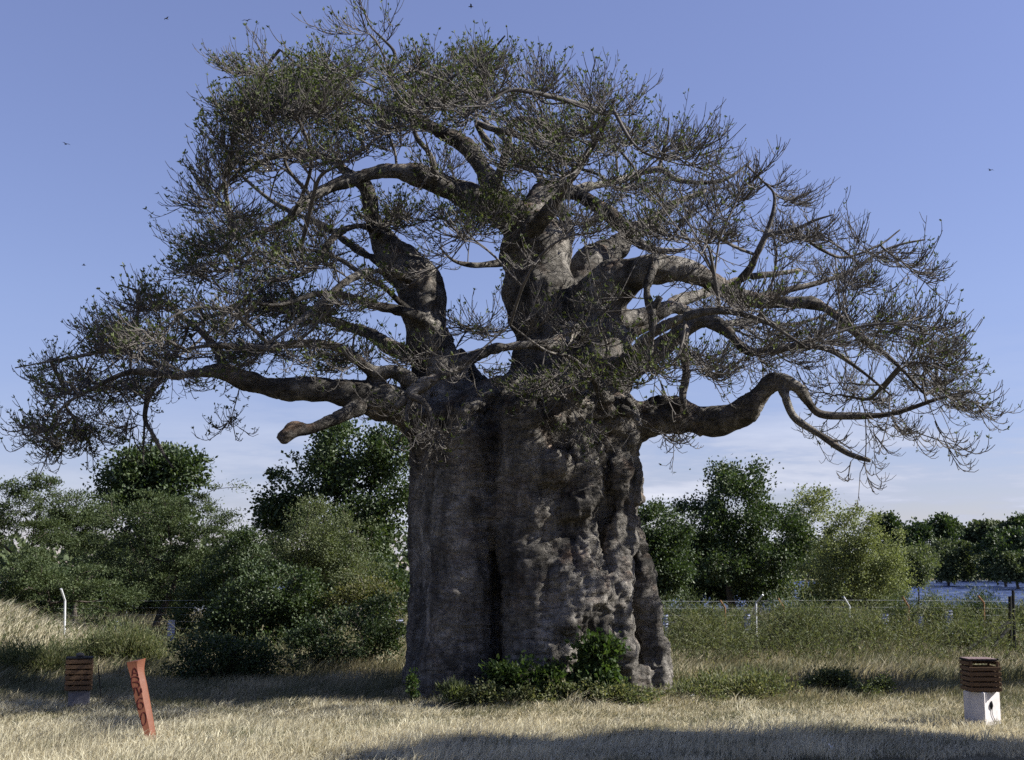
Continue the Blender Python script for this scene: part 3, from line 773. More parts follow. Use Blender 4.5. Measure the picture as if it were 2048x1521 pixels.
# side twiglets set alternately along each shoot, each curving up to a blunt tip
ends, endd, endl = [SH[:, -1]], [norm(SH[:, -1] - SH[:, -2])], [Lf]
NTW = 6
for k in range(NTW):
    t = (k + .7 + crng.uniform(-.3, .3, len(S))) / (NTW + .4) * 6
    i0 = np.clip(t.astype(int), 0, 5); f = (t - i0)[:, None]
    ar = np.arange(len(S))
    b0 = SH[ar, i0] * (1 - f) + SH[ar, i0 + 1] * f
    tg = norm(SH[ar, i0 + 1] - SH[ar, i0])
    sd = norm(np.cross(tg, crng.normal(0, .35, tg.shape) + np.array([0, 0, 1.0]))) * (1 if k % 2 else -1)
    d = norm(tg * .85 + sd * crng.uniform(.35, .9, (len(S), 1)) + up * crng.uniform(-.1, .35, (len(S), 1)))
    ok = crng.random(len(S)) < .85
    l_ = (crng.uniform(.12, .42, len(S)) * (1.15 - .6 * k / NTW))[ok]
    TW = shoots(b0[ok], d[ok], l_, 4, .38, .25)
    v, qd, _ = tubes(TW, (R0[ok] * .72) * np.linspace(1, .6, 4)[None], 3)
    T.add(v, qd)
    ends.append(TW[:, -1]); endd.append(norm(TW[:, -1] - TW[:, -2])); endl.append(Lf[ok])
ends = np.concatenate(ends); endd = np.concatenate(endd); endl = np.concatenate(endl)
obj('twigs', T.mesh('twigs', origin=TO), M_TWIG, tree, kind='stuff')
print('twigs', T.n, 'points', n, 'shoots', len(S), 'tris', sum(len(q) for q in T.q) * 2)
# leaves: palmate tufts at the ends
def leaves(Pc, Dc, n_each, ln, wd, rg, upb=0.35, droop=0.0, spread=0.8):
    """diamond leaflets around points; returns verts, quads, var"""
    M = len(Pc)
    base = np.repeat(Pc, n_each, 0); d0 = np.repeat(Dc, n_each, 0)
    d = norm(d0 + rg.normal(0, spread, base.shape) + np.array([0, 0, upb]) - np.array([0, 0, droop]))
    L = ln * rg.uniform(.6, 1.25, (len(base), 1)); w = wd * rg.uniform(.7, 1.3, (len(base), 1))
    s = norm(np.cross(d, rg.normal(0, 1, base.shape)))
    nrm = np.cross(d, s)
    a = base; b = base + d * L * .5 + s * w * .5 + nrm * w * .15; c = base + d * L; e = base + d * L * .5 - s * w * .5 + nrm * w * .15
    V = np.stack([a, b, c, e], 1).reshape(-1, 3)
    Q = np.arange(len(base) * 4).reshape(-1, 4)
    var = np.repeat(np.clip(np.repeat(rg.uniform(0, 1, M), n_each) * .6 + rg.uniform(0, .4, len(base)), 0, 1), 4)
    return V, Q, var
patch = np.clip(.75 + .9 * vnoise(ends, .9, 12), 0, 1.3)
tipm = crng.random(len(ends)) < endl * .85 * patch
LB = Buf()
V, Q, var = leaves(ends[tipm], endd[tipm], 4, 0.082, 0.034, crng, .15, .1, .7)
LB.add(V, Q, None, var)
obj('leaves', LB.mesh('leaves', False, TO), M_BAOLEAF, tree, kind='stuff')
print('leaf verts', LB.n)
# ------------------------------------------------------------------ ground, river, road
def H(x, y):
    x = np.asarray(x, float); y = np.asarray(y, float)
    h = 0.05 * np.sin(x * .7 + 1) * np.cos(y * .5) + 0.03 * np.sin(x * 1.9 + y * 1.1)
    h = h * np.clip((y - 17) / 4, 0, 1)
    h = h + 1.25 * np.exp(-((x + 15.2) / 2.6) ** 2 - ((y - 36.5) / 3.5) ** 2)          # mound at the left
    h = h + 0.12 * np.exp(-((x - .5) / 4.5) ** 2 - ((y - 27) / 4.0) ** 2)
    t = np.clip((y - 62) / 40, 0, 1); h = h - 3.2 * t * t * (3 - 2 * t)
    t = np.clip((y - 430) / 90, 0, 1); h = h + 3.6 * t * t * (3 - 2 * t)
    return h
def axis(segs):
    out = []
    for a, b, n in segs: out += list(np.linspace(a, b, n, endpoint=False))
    return np.array(out + [segs[-1][1]])
gx = axis([(-3000, -300, 10), (-300, -40, 20), (-40, 40, 160), (40, 300, 20), (300, 3000, 10)])
gy = axis([(-300, 0, 10), (0, 14, 10), (14, 60, 130), (60, 120, 30), (120, 600, 30), (600, 4500, 12)])
X, Y = np.meshgrid(gx, gy)
V = np.stack([X, Y, H(X, Y)], -1).reshape(-1, 3)
ii = np.arange(len(gx) * len(gy)).reshape(len(gy), len(gx))
Q = np.stack([ii[:-1, :-1], ii[:-1, 1:], ii[1:, 1:], ii[1:, :-1]], -1).reshape(-1, 4)
mG, t_, b_, _ = mat('dry_grassy_soil')
c1 = ramp(t_, tex_noise(t_, 0.35, 6, 0.6), [(0.38, (0.085, 0.095, 0.045)), (0.5, (0.20, 0.175, 0.10)), (0.65, (0.36, 0.315, 0.20))])
c2 = mixrgb(t_, ramp(t_, tex_noise(t_, 9, 8, 0.75), [(0.3, 0.8), (0.6, 0)]), c1, (0.09, 0.075, 0.045))
t_.links.new(c2, b_.inputs['Base Color'])
bump(t_, b_, tex_noise(t_, 14, 8, 0.8), 0.9, 0.06)
b_.inputs['Roughness'].default_value = 0.95
obj('ground', mesh_from('ground', V, Q), mG, kind='structure')

mW, t_, b_, _ = mat('river_water')
tc = t_.nodes.new('ShaderNodeTexCoord')
def wn_(scale, st, detail=6, rough=0.6):
    mp = t_.nodes.new('ShaderNodeMapping'); mp.inputs['Scale'].default_value = st
    t_.links.new(tc.outputs['Object'], mp.inputs[0])
    n = t_.nodes.new('ShaderNodeTexNoise'); n.inputs['Scale'].default_value = scale; n.inputs['Detail'].default_value = detail; n.inputs['Roughness'].default_value = rough
    t_.links.new(mp.outputs[0], n.inputs[0]); return n.outputs[0]
foam = ramp(t_, wn_(0.12, (1, 0.45, 1), 8, 0.7), [(0.67, 0), (0.73, 1)])
t_.links.new(mixrgb(t_, foam, mixrgb(t_, wn_(0.1, (1, .35, 1)), (0.012, 0.02, 0.06), (0.03, 0.045, 0.11)), (0.6, 0.63, 0.7)), b_.inputs['Base Color'])
b_.inputs['Roughness'].default_value = 0.15
b_.inputs['Specular IOR Level'].default_value = 0.3
nb = bump(t_, b_, wn_(0.35, (1, .5, 1), 5, 0.5), 0.6, 1.0)
wx = axis([(-1500, 15, 12), (15, 190, 170), (190, 1500, 10)]); wy = axis([(64, 110, 20), (110, 430, 300), (430, 560, 10)])
X, Y = np.meshgrid(wx, wy)
fine = np.clip((X - 15) / 10, 0, 1) * np.clip((190 - X) / 10, 0, 1) * np.clip((Y - 100) / 15, 0, 1) * np.clip((430 - Y) / 20, 0, 1)
Zw = -1.2 + fine * (.16 * np.sin(Y * 1.9 + 2 * np.sin(X * .23)) * np.sin(X * .31 + 1.3 * np.sin(Y * .4)) + .10 * np.sin(Y * 2.7 + X * .5) + .06 * np.sin(X * 1.7 - Y * .8))
ii = np.arange(X.size).reshape(X.shape)
Q = np.stack([ii[:-1, :-1], ii[:-1, 1:], ii[1:, 1:], ii[1:, :-1]], -1).reshape(-1, 4)
obj('river', mesh_from('river', np.stack([X, Y, Zw], -1).reshape(-1, 3), Q), mW, kind='structure')

mR, t_, b_, _ = mat('brown_dirt_track')
t_.links.new(ramp(t_, tex_noise(t_, 3, 9, 0.7), [(0.3, (0.10, 0.075, 0.055)), (0.7, (0.21, 0.165, 0.125))]), b_.inputs['Base Color'])
bump(t_, b_, tex_noise(t_, 18, 8, 0.7), 0.7, 0.03)
rx = np.linspace(-60, 60, 241)
def road_edge(x):
    e = 17.25 + 0.11 * np.clip(x - 1, 0, 12) + 0.05 * np.sin(x * 1.3) + 0.04 * np.sin(x * 3.7 + 1)
    return np.where(x < 1, e - 0.2 * np.abs(1 - x) ** 0.8, e)
edge = road_edge(rx)
V = np.concatenate([np.stack([rx, edge, np.full_like(rx, 0.004)], 1), np.stack([rx, np.full_like(rx, 12.0), np.full_like(rx, 0.004)], 1)])
n_ = len(rx)
obj('dirt_road', mesh_from('dirt_road', V, [(i + n_, i + n_ + 1, i + 1, i) for i in range(n_ - 1)]), mR, kind='structure')

# ------------------------------------------------------------------ trees and bushes behind
def plant(name, cat, label, Y, ells, leafm, n_sub, n_leaf, ln, wd, base_px=None, sub_r=0.5, flat=0.7, stem=0.05, group=None, woodm=None, seed=1, thickd=0.9, ground=None, twr=0.010, hollow=0.55, upb=0.2):
    """ells: (px cx, cy, rx, ry[, weight]) at distance Y"""
    rg = np.random.default_rng(seed)
    cxs = np.mean([e[0] for e in ells])
    bx = W(base_px if base_px is not None else cxs, 1140, Y)[0]
    bz = float(H(bx, Y)) if ground is None else ground
    loc = np.array([bx, Y, bz])
    wts = np.array([e[2] * e[3] * (e[4] if len(e) > 4 else 1) for e in ells], float); wts /= wts.sum()
    cen, ori = [], []
    for e, w in zip(ells, wts):
        k = max(2, int(n_sub * w * .6))
        c = W(e[0], e[1], Y); sx = e[2] / F * Y; sz = e[3] / F * Y
        sy = thickd * max(sx, min(sz, sx * 2)) if sx > sz * .5 else sx
        d = norm(rg.normal(0, 1, (k, 3)))
        r = rg.uniform(hollow, 1.0, (k, 1))
        lump = 1 + 0.16 * vnoise(d * 2.2, 1.0, seed * .7)[:, None]
        p = c + d * r * lump * np.array([sx, sy, sz])
        cen.append(p); ori.append(d)
    cen = np.concatenate(cen); ori = np.concatenate(ori)
    gz = H(cen[:, 0], cen[:, 1]) if ground is None else np.full(len(cen), ground)
    ok = cen[:, 2] > gz + 0.08
    cen, ori = cen[ok], ori[ok]
    rt = empty(name, tuple(loc), label, cat, group)
    # wood
    m = len(cen)
    hgt = cen[:, 2].max() - bz
    nt = 6
    tp = np.stack([loc + np.array([0.12 * hgt * math.sin(t * 2.1 + seed) * t, 0.1 * hgt * math.sin(t * 3 + seed) * t, t * hgt * 0.45]) for t in np.linspace(0, 1, nt)])
    rts = tp[1:]
    sel = cen if m < 900 else cen[rg.choice(m, 900, replace=False)]
    par, path, order = grow(sel, rts, np.linspace(0, .6, len(rts)).astype(np.float32), 0.35)
    _, tips_, pths = tree_paths(sel, par, order, rts, 1)
    wb = Buf()
    for seq, tp_, isr in pths:
        rad = twr * np.maximum(tp_, 1) ** 0.45
        if len(rad) > 1: rad[0] = rad[1]
        Q = crom(np.concatenate([seq, rad[:, None]], 1), 2)
        v, qd, _ = tubes(Q[None, :, :3], Q[None, :, 3], 4)
        wb.add(v, qd)
    v, qd, _ = tubes(crom(tp, 3)[None], np.linspace(stem, stem * .45, (nt - 1) * 3 + 1)[None], 8)
    tb = Buf(); tb.add(v, qd)
    obj('trunk', tb.mesh('trunk', origin=loc), woodm or M_WOOD2, rt)
    obj('branches', wb.mesh('branches', origin=loc), woodm or M_WOOD2, rt, kind='stuff')
    # leaves
    per = int(n_leaf * 0.95) // max(1, m)
    rr = sub_r * rg.uniform(.6, 1.4, (m, 1))
    off = rg.normal(0, 0.46, (m * per, 3)) * np.repeat(rr, per, 0) * np.array([1, 1, flat])
    Pc = np.repeat(cen, per, 0) + off
    # foliage hangs together in clumps: the noise thins some places out
    kp = vnoise(Pc, 1.1 / sub_r * .5, seed) + rg.uniform(-.6, .6, len(Pc)) > -.45
    kp &= Pc[:, 2] > (H(Pc[:, 0], Pc[:, 1]) if ground is None else ground) + 0.03
    Pc = Pc[kp]; Dc = norm(np.repeat(ori, per, 0)[kp] + off[kp])
    V, Q, var = leaves(Pc, Dc, 1, ln * 1.2, wd * 1.4, rg, upb, .0, .8)
    obj('crown', mesh_from('crown', V - loc, Q, None, False, var), leafm, rt, kind='stuff')
    return rt

P_ = plant
# left side, from the back forward
P_('tall_tree', 'tree', 'tall dark evergreen tree rising above the acacias at the left', 62, [(305,950,95,62),(260,960,55,40),(350,930,50,40),(300,1030,90,60)], M_DARK, 190, 26000, .17, .10, 300, .75, .75, .22, seed=2, hollow=.5)
P_('leafy_tree', 'tree', 'large dark leafy tree directly left of the baobab trunk', 50, [(700,905,88,58),(628,955,88,48),(570,1015,58,52),(740,985,90,80),(795,905,50,62),(700,1080,130,70),(560,1060,50,40)], M_DARK, 300, 40000, .13, .075, 720, .6, .75, .25, seed=3, hollow=.45)
P_('acacia_tree', 'tree', 'feathery acacia with upright sprays at the far left edge', 50, [(20,1010,70,55),(80,990,60,38),(60,1070,90,60),(-60,1040,70,80),(10,970,45,18,.4),(90,960,25,14,.3)], M_ACACIA, 240, 26000, .10, .03, 30, .4, .5, .12, seed=4, hollow=.3)
P_('acacia_tree', 'tree', 'rounded acacia between the left edge tree and the tall evergreen', 54, [(160,1020,68,42),(150,1070,80,50)], M_ACACIA, 130, 20000, .11, .035, 160, .5, .45, .12, seed=5, hollow=.3)
P_('acacia_tree', 'tree', 'broad spreading acacia with long side boughs pointing at the baobab', 46, [(300,1030,115,48),(390,1090,120,58),(250,1110,120,58),(445,975,46,9,.8),(440,1032,60,14,.8),(330,1170,150,60),(380,1010,60,25),(470,1130,70,40)], M_ACACIA, 420, 50000, .085, .028, 315, .42, .4, .16, seed=6, hollow=.3)
P_('acacia_bush', 'bush', 'low blue green acacia bush behind the white bent post', 42.5, [(100,1160,110,70),(200,1190,80,60),(20,1180,70,60)], M_ACACIA, 230, 26000, .08, .028, 100, .4, .4, .08, seed=7, hollow=.3)
P_('grey_green_bush', 'bush', 'rounded grey green bush with many fine upright stems', 43, [(650,1080,106,78),(600,1130,70,50),(700,1140,70,50)], M_OLIVE, 420, 30000, .065, .03, 650, .33, .8, .06, seed=8, hollow=.2, twr=.007)
P_('leafy_bush', 'bush', 'mid green bush between the broad acacia and the grey green bush', 44, [(500,1110,70,50),(480,1170,90,60),(420,1230,100,50)], M_DARK, 200, 22000, .08, .045, 480, .4, .7, .06, seed=9)
P_('broadleaf_thicket', 'bush', 'glossy broadleaf thicket in front of the grey green bush', 37, [(560,1190,95,62),(480,1230,80,50),(610,1240,90,60),(540,1280,110,50)], M_DARK, 330, 30000, .075, .05, 550, .36, .8, .05, seed=10)
P_('dry_bush', 'bush', 'half dry bush with yellow leaves and pale bare twigs beside the trunk', 36.5, [(740,1190,68,42),(690,1200,60,30),(770,1230,45,50)], M_YELLOW, 240, 7000, .06, .038, 735, .3, .8, .04, seed=11, hollow=.2)
P_('dark_bush', 'bush', 'dark arching bush in the shade at the foot of the trunk', 31.5, [(700,1275,105,55),(760,1240,60,50),(620,1290,60,40)], M_DARK, 240, 14000, .06, .035, 740, .3, .6, .06, seed=12)
P_('dark_bush', 'bush', 'low dark bush right of the red number post', 29.5, [(430,1310,85,44),(510,1320,80,40),(380,1330,50,30)], M_DARK, 200, 15000, .055, .032, 440, .28, .7, .04, seed=13)
P_('green_weed_clump', 'weeds', 'tall pale green weed clump behind the left bin', 33, [(250,1300,66,42),(200,1320,60,40),(300,1310,40,26)], M_WEED, 260, 22000, .11, .014, 250, .3, 1.3, .02, seed=14, hollow=.1, upb=1.6, twr=.004)
P_('green_weed_clump', 'weeds', 'grey green weed clump left of the left bin', 30, [(80,1330,70,36),(20,1340,50,30)], M_WEED, 200, 14000, .10, .014, 70, .3, 1.2, .02, seed=15, hollow=.1, upb=1.6, twr=.004)
P_('underbrush', 'bush', 'dense low underbrush at the back, left edge to the tall evergreen', 58, [(60,1190,120,60),(200,1190,120,60),(330,1190,110,60)], M_DARK, 260, 24000, .16, .09, 150, .6, .8, .05, seed=30, hollow=.2)
P_('underbrush', 'bush', 'dense low underbrush at the back beside the baobab trunk', 57, [(480,1170,110,66),(620,1180,120,70),(760,1180,100,76)], M_DARK, 260, 24000, .16, .09, 620, .6, .8, .05, seed=31, hollow=.2)
# right side
P_('underbrush', 'bush', 'dark bank bush under the domed tree', 70, [(1400,1180,110,34),(1520,1182,90,32)], M_DARK, 200, 18000, .15, .09, 1450, .5, .8, .05, seed=32, hollow=.2)
P_('underbrush', 'bush', 'olive bank bush under the silvery tree', 66, [(1640,1195,60,26),(1720,1195,90,30)], M_OLIVE, 170, 16000, .14, .07, 1690, .5, .8, .05, seed=33, hollow=.2)
P_('round_tree', 'tree', 'dark green tree right behind the trunk, reaching its right edge', 55, [(1300,1060,78,78),(1290,1150,85,70),(1340,1120,60,70),(1250,1080,50,80)], M_DARK, 230, 30000, .11, .06, 1300, .5, .8, .16, seed=16, hollow=.4)
P_('round_tree', 'tree', 'large domed dark tree on the river bank', 68, [(1465,1010,95,80),(1400,1060,85,70),(1540,1080,85,85),(1450,1120,130,75),(1470,960,50,34)], M_DARK, 340, 42000, .14, .085, 1470, .65, .8, .25, seed=17, hollow=.45)
P_('pale_tree', 'tree', 'pale leaved tree top between the domed tree and the silvery bush', 76, [(1615,1012,48,32),(1640,1000,28,18),(1580,1040,50,35),(1610,1100,60,60)], M_PALE, 150, 11000, .13, .06, 1600, .6, .8, .12, seed=18, hollow=.3)
P_('pale_tree', 'tree', 'silvery yellow green tree sloping down to the water', 62, [(1700,1065,78,55),(1740,1110,78,70),(1680,1130,75,70),(1790,1150,32,50),(1720,1180,90,50)], M_PALE, 330, 36000, .10, .05, 1690, .5, .8, .14, seed=19, hollow=.45)
P_('willow_bush', 'bush', 'small olive bush at the water edge beside the silvery tree', 120, [(1832,1128,36,38),(1812,1140,30,34)], M_OLIVE, 110, 9000, .22, .11, 1830, .8, .8, .1, seed=20, ground=-1.3)
far = [('wide olive tree standing in the river', 300, [(1900,1105,52,32),(1880,1125,50,28),(1935,1125,36,26)], 1895, M_FAR, 21),
 ('broad dark tree at the right edge standing in the river', 290, [(2015,1090,56,38),(1985,1115,40,30),(2050,1110,40,36)], 2010, M_DARK, 22),
 ('low round bush in the river at the right edge', 250, [(2035,1132,42,24)], 2035, M_FAR, 23),
 ('slender dark tree furthest left on the far bank', 380, [(1772,1050,22,22),(1785,1065,20,16),(1775,1090,26,26)], 1775, M_DARK, 24),
 ('small dark tree beside the domed one on the far bank', 370, [(1830,1068,26,18),(1815,1088,26,18)], 1826, M_DARK, 25),
 ('flat domed dark tree in the middle of the far bank', 375, [(1882,1050,28,15),(1880,1070,34,18)], 1881, M_DARK, 26),
 ('hazy grey green tree behind the wide olive tree', 410, [(1938,1062,36,14),(1960,1075,30,20)], 1945, M_FAR, 27),
 ('grey green tree behind the broad dark one', 405, [(1992,1062,24,16),(2000,1080,30,20)], 1995, M_FAR, 28),
 ('dark flat topped tree at the far right of the bank', 400, [(2036,1046,20,9),(2050,1062,30,20)], 2040, M_DARK, 29)]
for lb, Yf, el, bp, mm, sd_ in far:
    el = el + [(el[0][0], 1140, el[0][2] * .95, 17)]
    P_('far_tree', 'tree', lb, Yf, el, mm, 110, 8000, Yf * .0022, Yf * .0014, bp, Yf * .0045, .8, .35, seed=sd_, ground=-1.35, twr=.03, group='trees standing across the river')
# the wood along the far bank, left and right of the view
fb = Buf(); fr = np.random.default_rng(5)
for k in range(420):
    xx = fr.uniform(-420, 420); yy = fr.uniform(440, 520); hh = fr.uniform(7, 13)
    c = np.array([xx, yy, 1.0 + hh * .45])
    Pc = c + norm(fr.normal(0, 1, (60, 3))) * np.array([5.5, 4, hh * .55])
    V, Q, var = leaves(Pc, norm(Pc - c), 1, 3.0, 2.4, fr, .1, 0, .7)
    fb.add(V, Q, None, var)
obj('far_wood', fb.mesh('far_wood', False), M_FAR, kind='stuff', label='distant wood along the far river bank', category='wood')

# feathery bushes along the fence, right
fbx = [(1380,1235,70,44,'feathery green bush just right of the trunk by the fence'),(1470,1250,60,40,'feathery bush left of the white bent post'),(1580,1240,66,42,'feathery bush between the white bent post and the rusty one'),
 (1690,1240,62,40,'feathery bush below the white post tip'),(1790,1235,60,40,'bright feathery bush below the silvery tree'),(1880,1225,60,42,'feathery bush behind the ribbed panel near the corner post'),(1965,1235,60,44,'feathery bush behind the braced corner post'),(2050,1240,50,44,'feathery bush at the right edge behind the bin')]
for i, (a, b, c, d, lb) in enumerate(fbx):
    b += (0, 14, -6, 12, -4, 8, -8, 4)[i]; c *= (1, .7, 1.1, .75, 1, .8, 1.1, 1)[i]
    P_('feathery_bush', 'bush', lb, 44.5 + 1.2 * math.sin(i * 2.1), [(a, b, c, d), (a + 20, b + 18, c, d * .8)], (M_ACACIA, M_OLIVE, M_DARK, M_WEED)[i % 4], 330, 15000, .10, .016, a, .32, 1.1, .03, seed=40 + i, hollow=.1, upb=.7, twr=.006)
P_('brown_bush', 'bush', 'rust brown dried bush below the thin dark rod', 41, [(1835,1275,26,22)], M_YELLOW, 60, 3500, .05, .03, 1835, .2, .8, .02, seed=60)
P_('dark_weed', 'weeds', 'dark green weed clump in the grass halfway to the right bin', 27, [(1640,1368,30,10),(1680,1362,26,16),(1655,1350,14,14)], M_OLIVE, 90, 4200, .045, .03, 1650, .18, .8, .015, seed=61)
P_('dark_weed', 'weeds', 'small grey green weed clump right of the dark one', 26.4, [(1740,1378,30,7),(1765,1370,12,12)], M_OLIVE, 70, 2200, .045, .028, 1730, .16, .8, .012, seed=62)
P_('straw_bush', 'bush', 'pale half dry scrub between the trunk and the white bent post', 39, [(1400,1265,70,34),(1440,1290,60,24)], M_WEED, 260, 9000, .09, .018, 1410, .34, 1.1, .02, seed=63, hollow=.1, upb=.8, twr=.006)
P_('straw_bush', 'bush', 'scruffy green scrub just right of the white bent post', 38, [(1600,1250,60,40),(1560,1290,70,24)], M_WEED, 260, 9000, .09, .018, 1590, .34, 1.1, .02, seed=64, hollow=.1, upb=.8, twr=.006)
P_('straw_bush', 'bush', 'mixed green and brown scrub left of the rust brown bush', 37.5, [(1740,1265,66,40),(1780,1300,50,20)], M_WEED, 260, 9000, .09, .018, 1750, .34, 1.1, .02, seed=65, hollow=.1, upb=.8, twr=.006)
P_('straw_bush', 'bush', 'olive scrub under the slanting braces of the corner post', 38.5, [(1930,1275,60,30)], M_OLIVE, 200, 7000, .08, .02, 1930, .3, 1.0, .02, seed=66, hollow=.1, upb=.7, twr=.006)
# plants at the foot of the baobab
P_('broadleaf_shrub', 'shrub', 'bright broadleaf shrub climbing the sunny foot of the trunk', 24.4, [(1200,1325,48,52),(1180,1370,50,30)], M_BROAD, 130, 3000, .105, .06, 1200, .2, .9, .02, seed=70, hollow=.3, thickd=.6)
P_('leafy_shrub', 'shrub', 'low leafy shrub with yellowing leaves before the dark trunk', 24.3, [(1030,1355,56,30),(1100,1365,50,28),(985,1345,22,16,.5)], M_BROAD, 120, 3000, .085, .045, 1050, .18, .9, .015, seed=71, thickd=.7, hollow=.2)
P_('tangled_weed', 'weeds', 'tangled green weed bank along the foot of the trunk', 24.0, [(1080,1392,110,20),(1220,1390,110,20),(960,1390,60,14)], M_WEED, 320, 13000, .06, .028, 1150, .16, .9, .012, seed=72, thickd=.4, hollow=.1, twr=.004)
P_('young_plant', 'plant', 'small upright young plant before the left trunk edge', 24.6, [(825,1368,9,24)], M_BROAD, 30, 500, .06, .03, 825, .08, .9, .01, seed=73)
P_('silvery_weed', 'weeds', 'silvery spiky weed before the middle of the trunk', 23.9, [(905,1388,22,14)], M_OLIVE, 50, 900, .13, .018, 905, .1, 1, .01, seed=74, upb=1.5)
P_('tangled_weed', 'weeds', 'fresh green weeds right of the trunk foot', 25.6, [(1400,1385,110,22),(1500,1372,110,22),(1345,1396,50,10)], M_WEED, 260, 9000, .07, .02, 1420, .24, .8, .012, seed=75, thickd=1.3, hollow=.1, upb=.8, twr=.004)
# two trees standing outside the view on the right; they shade the track and the grass by the bin
P_('roadside_tree', 'tree', 'roadside tree right of the view shading the track', 18.3, [(1024 + 13.8 * F / 18.3, 1140 - 5.0 * F / 18.3, 3.9 * F / 18.3, 2.8 * F / 18.3)], M_DARK, 420, 46000, .16, .10, 1024 + 14.0 * F / 18.3, .7, .7, .22, seed=80, hollow=.2, thickd=.5)
P_('roadside_tree', 'tree', 'smaller roadside tree right of the view behind the bin', 27.2, [(1024 + 14.6 * F / 27.2, 1140 - 2.2 * F / 27.2, 2.4 * F / 27.2, 1.5 * F / 27.2)], M_DARK, 120, 12000, .13, .08, 1024 + 14.6 * F / 27.2, .6, .7, .14, seed=81, hollow=.2, thickd=.4)

# unseen trees added behind the viewpoint to keep sky light off the trunk
src = [o for o in bpy.data.objects if o.get('label') == 'large domed dark tree on the river bank'][0]
for x_, y_, s_, w_ in ((-24, -8, 1.6, 'far to the left'), (-13, -12, 1.8, 'a little to the left'), (-3, -9, 1.75, 'right at its back'), (8, -11, 1.8, 'a little to the right'), (19, -8, 1.6, 'further to the right'), (30, -12, 1.8, 'far to the right')):
    r_ = src.copy(); link(r_)
    r_.location = (x_, y_, 0); r_.scale = (s_,) * 3; r_.rotation_euler = (0, 0, x_)
    r_['label'] = 'tall unseen tree added to block sky light behind the viewpoint, ' + w_
    r_['group'] = 'unseen trees added to block sky light behind the viewpoint'
    for ch in src.children:
        c_ = ch.copy(); link(c_, r_)
# ------------------------------------------------------------------ grass
def blades(n, y0, y1, hfun, w, bend, matl, name, label, seed, mask=None, extra=1.5, cat='grass', segs=2, lean=0.5):
    rg = np.random.default_rng(seed)
    u = rg.uniform(0, 1, n)
    y = (y0 ** 1.0 + (y1 - y0) * u ** 1.25)
    x = rg.uniform(-1, 1, n) * (y * 0.405 + extra)
    if mask is not None:
        m = mask(x, y, rg); x, y = x[m], y[m]
    n = len(x)
    # tufts: pull blades together
    cx = np.round(x / .16 + .5 * np.sin(y * 5)) * .16; cy = np.round(y / .16) * .16
    pull = rg.uniform(0, .75, n)
    x = x * (1 - pull) + cx * pull; y = y * (1 - pull) + cy * pull
    z = H(x, y) - 0.01
    h = hfun(x, y, rg)
    p3 = np.stack([x, y, z], 1)
    wind = np.stack([0.8 + 0.6 * vnoise(p3, .8, 3), 0.7 * vnoise(p3, .9, 5), np.zeros(n)], 1) * lean
    out = np.stack([x - cx, y - cy, np.zeros(n)], 1) * 3
    d = wind + out + np.stack([rg.normal(0, bend, n), rg.normal(0, bend, n), np.zeros(n)], 1)
    b = p3; hh = h[:, None]
    m1 = b + (np.array([0, 0, 1.0]) * .6 + d * .25) * hh
    tp = b + (np.array([0, 0, 1.0]) * .9 + d * .85) * hh
    tp[:, 2] = np.maximum(tp[:, 2], b[:, 2] + .02)
    sd = norm(np.stack([rg.normal(0, 1, n), rg.normal(0, .6, n), np.zeros(n)], 1)) * (w * rg.uniform(.6, 1.4, (n, 1)))
    var = np.clip(.48 + .30 * vnoise(p3, .55, 9) + .28 * vnoise(p3, 1.9, 4) + rg.normal(0, .15, n), 0, 1)
    if segs == 2:
        V = np.stack([b, m1 + sd, tp, m1 - sd], 1).reshape(-1, 3)
        Q = np.arange(n * 4).reshape(-1, 4); T_ = None
    else:
        V = np.stack([b - sd, b + sd, tp], 1).reshape(-1, 3)
        Q = None; T_ = np.arange(n * 3).reshape(-1, 3)
    return obj(name, mesh_from(name, V, Q, T_, False, np.repeat(var, len(V) // n)), matl, kind='stuff', label=label, category=cat)
roadm = lambda x, y: y > road_edge(x) + 0.35 * vnoise(np.stack([x, y, x * 0], 1), 3.0, 6) * (x > 0)
blades(155000, 15.5, 25, lambda x, y, r: r.uniform(.04, .15, len(x)) * (1 + .5 * vnoise(np.stack([x, y, x * 0], 1), .8, 2) + 2.6 * np.clip(vnoise(np.stack([x, y, x * 0], 1), 2.6, 5) - .3, 0, 1)), .0045, .55, M_STRAW, 'dry_grass', 'short bleached dry grass in the foreground', 1, lambda x, y, r: roadm(x, y) & (vnoise(np.stack([x, y, x * 0], 1), 2.1, 8) + r.uniform(-.5, .5, len(x)) > -.62))
blades(42000, 16.5, 25, lambda x, y, r: r.uniform(.04, .15, len(x)), .005, .6, M_MIXG, 'green_grass_patches', 'greenish brown patches in the dry foreground grass', 8, lambda x, y, r: roadm(x, y) & (vnoise(np.stack([x, y, x * 0], 1), .9, 6) + r.uniform(-.3, .3, len(x)) > .1))
blades(16000, 15.8, 21, lambda x, y, r: r.uniform(.15, .38, len(x)), .003, .35, M_STRAW, 'tall_dry_grass', 'taller wispy dry grass stalks at the front edge', 2, lambda x, y, r: roadm(x, y) & ((vnoise(np.stack([x, y, x * 0], 1), .7, 7) > -.1)) & (x < 5), lean=.4)
blades(110000, 22.2, 33, lambda x, y, r: r.uniform(.10, .34, len(x)) * np.clip((y - 21) / 6, .35, 1), .006, .4, M_MIXG, 'mixed_grass', 'green and straw coloured grass around the baobab', 3)
blades(110000, 28, 47, lambda x, y, r: r.uniform(.22, .6, len(x)) * (1 + .35 * vnoise(np.stack([x, y, x * 0], 1), .5, 2)), .009, .35, M_MIXG, 'tall_grass', 'tall grass and weeds up to the fence', 4, lambda x, y, r: ~((np.abs(x + 6) < 4) & (y < 30)))
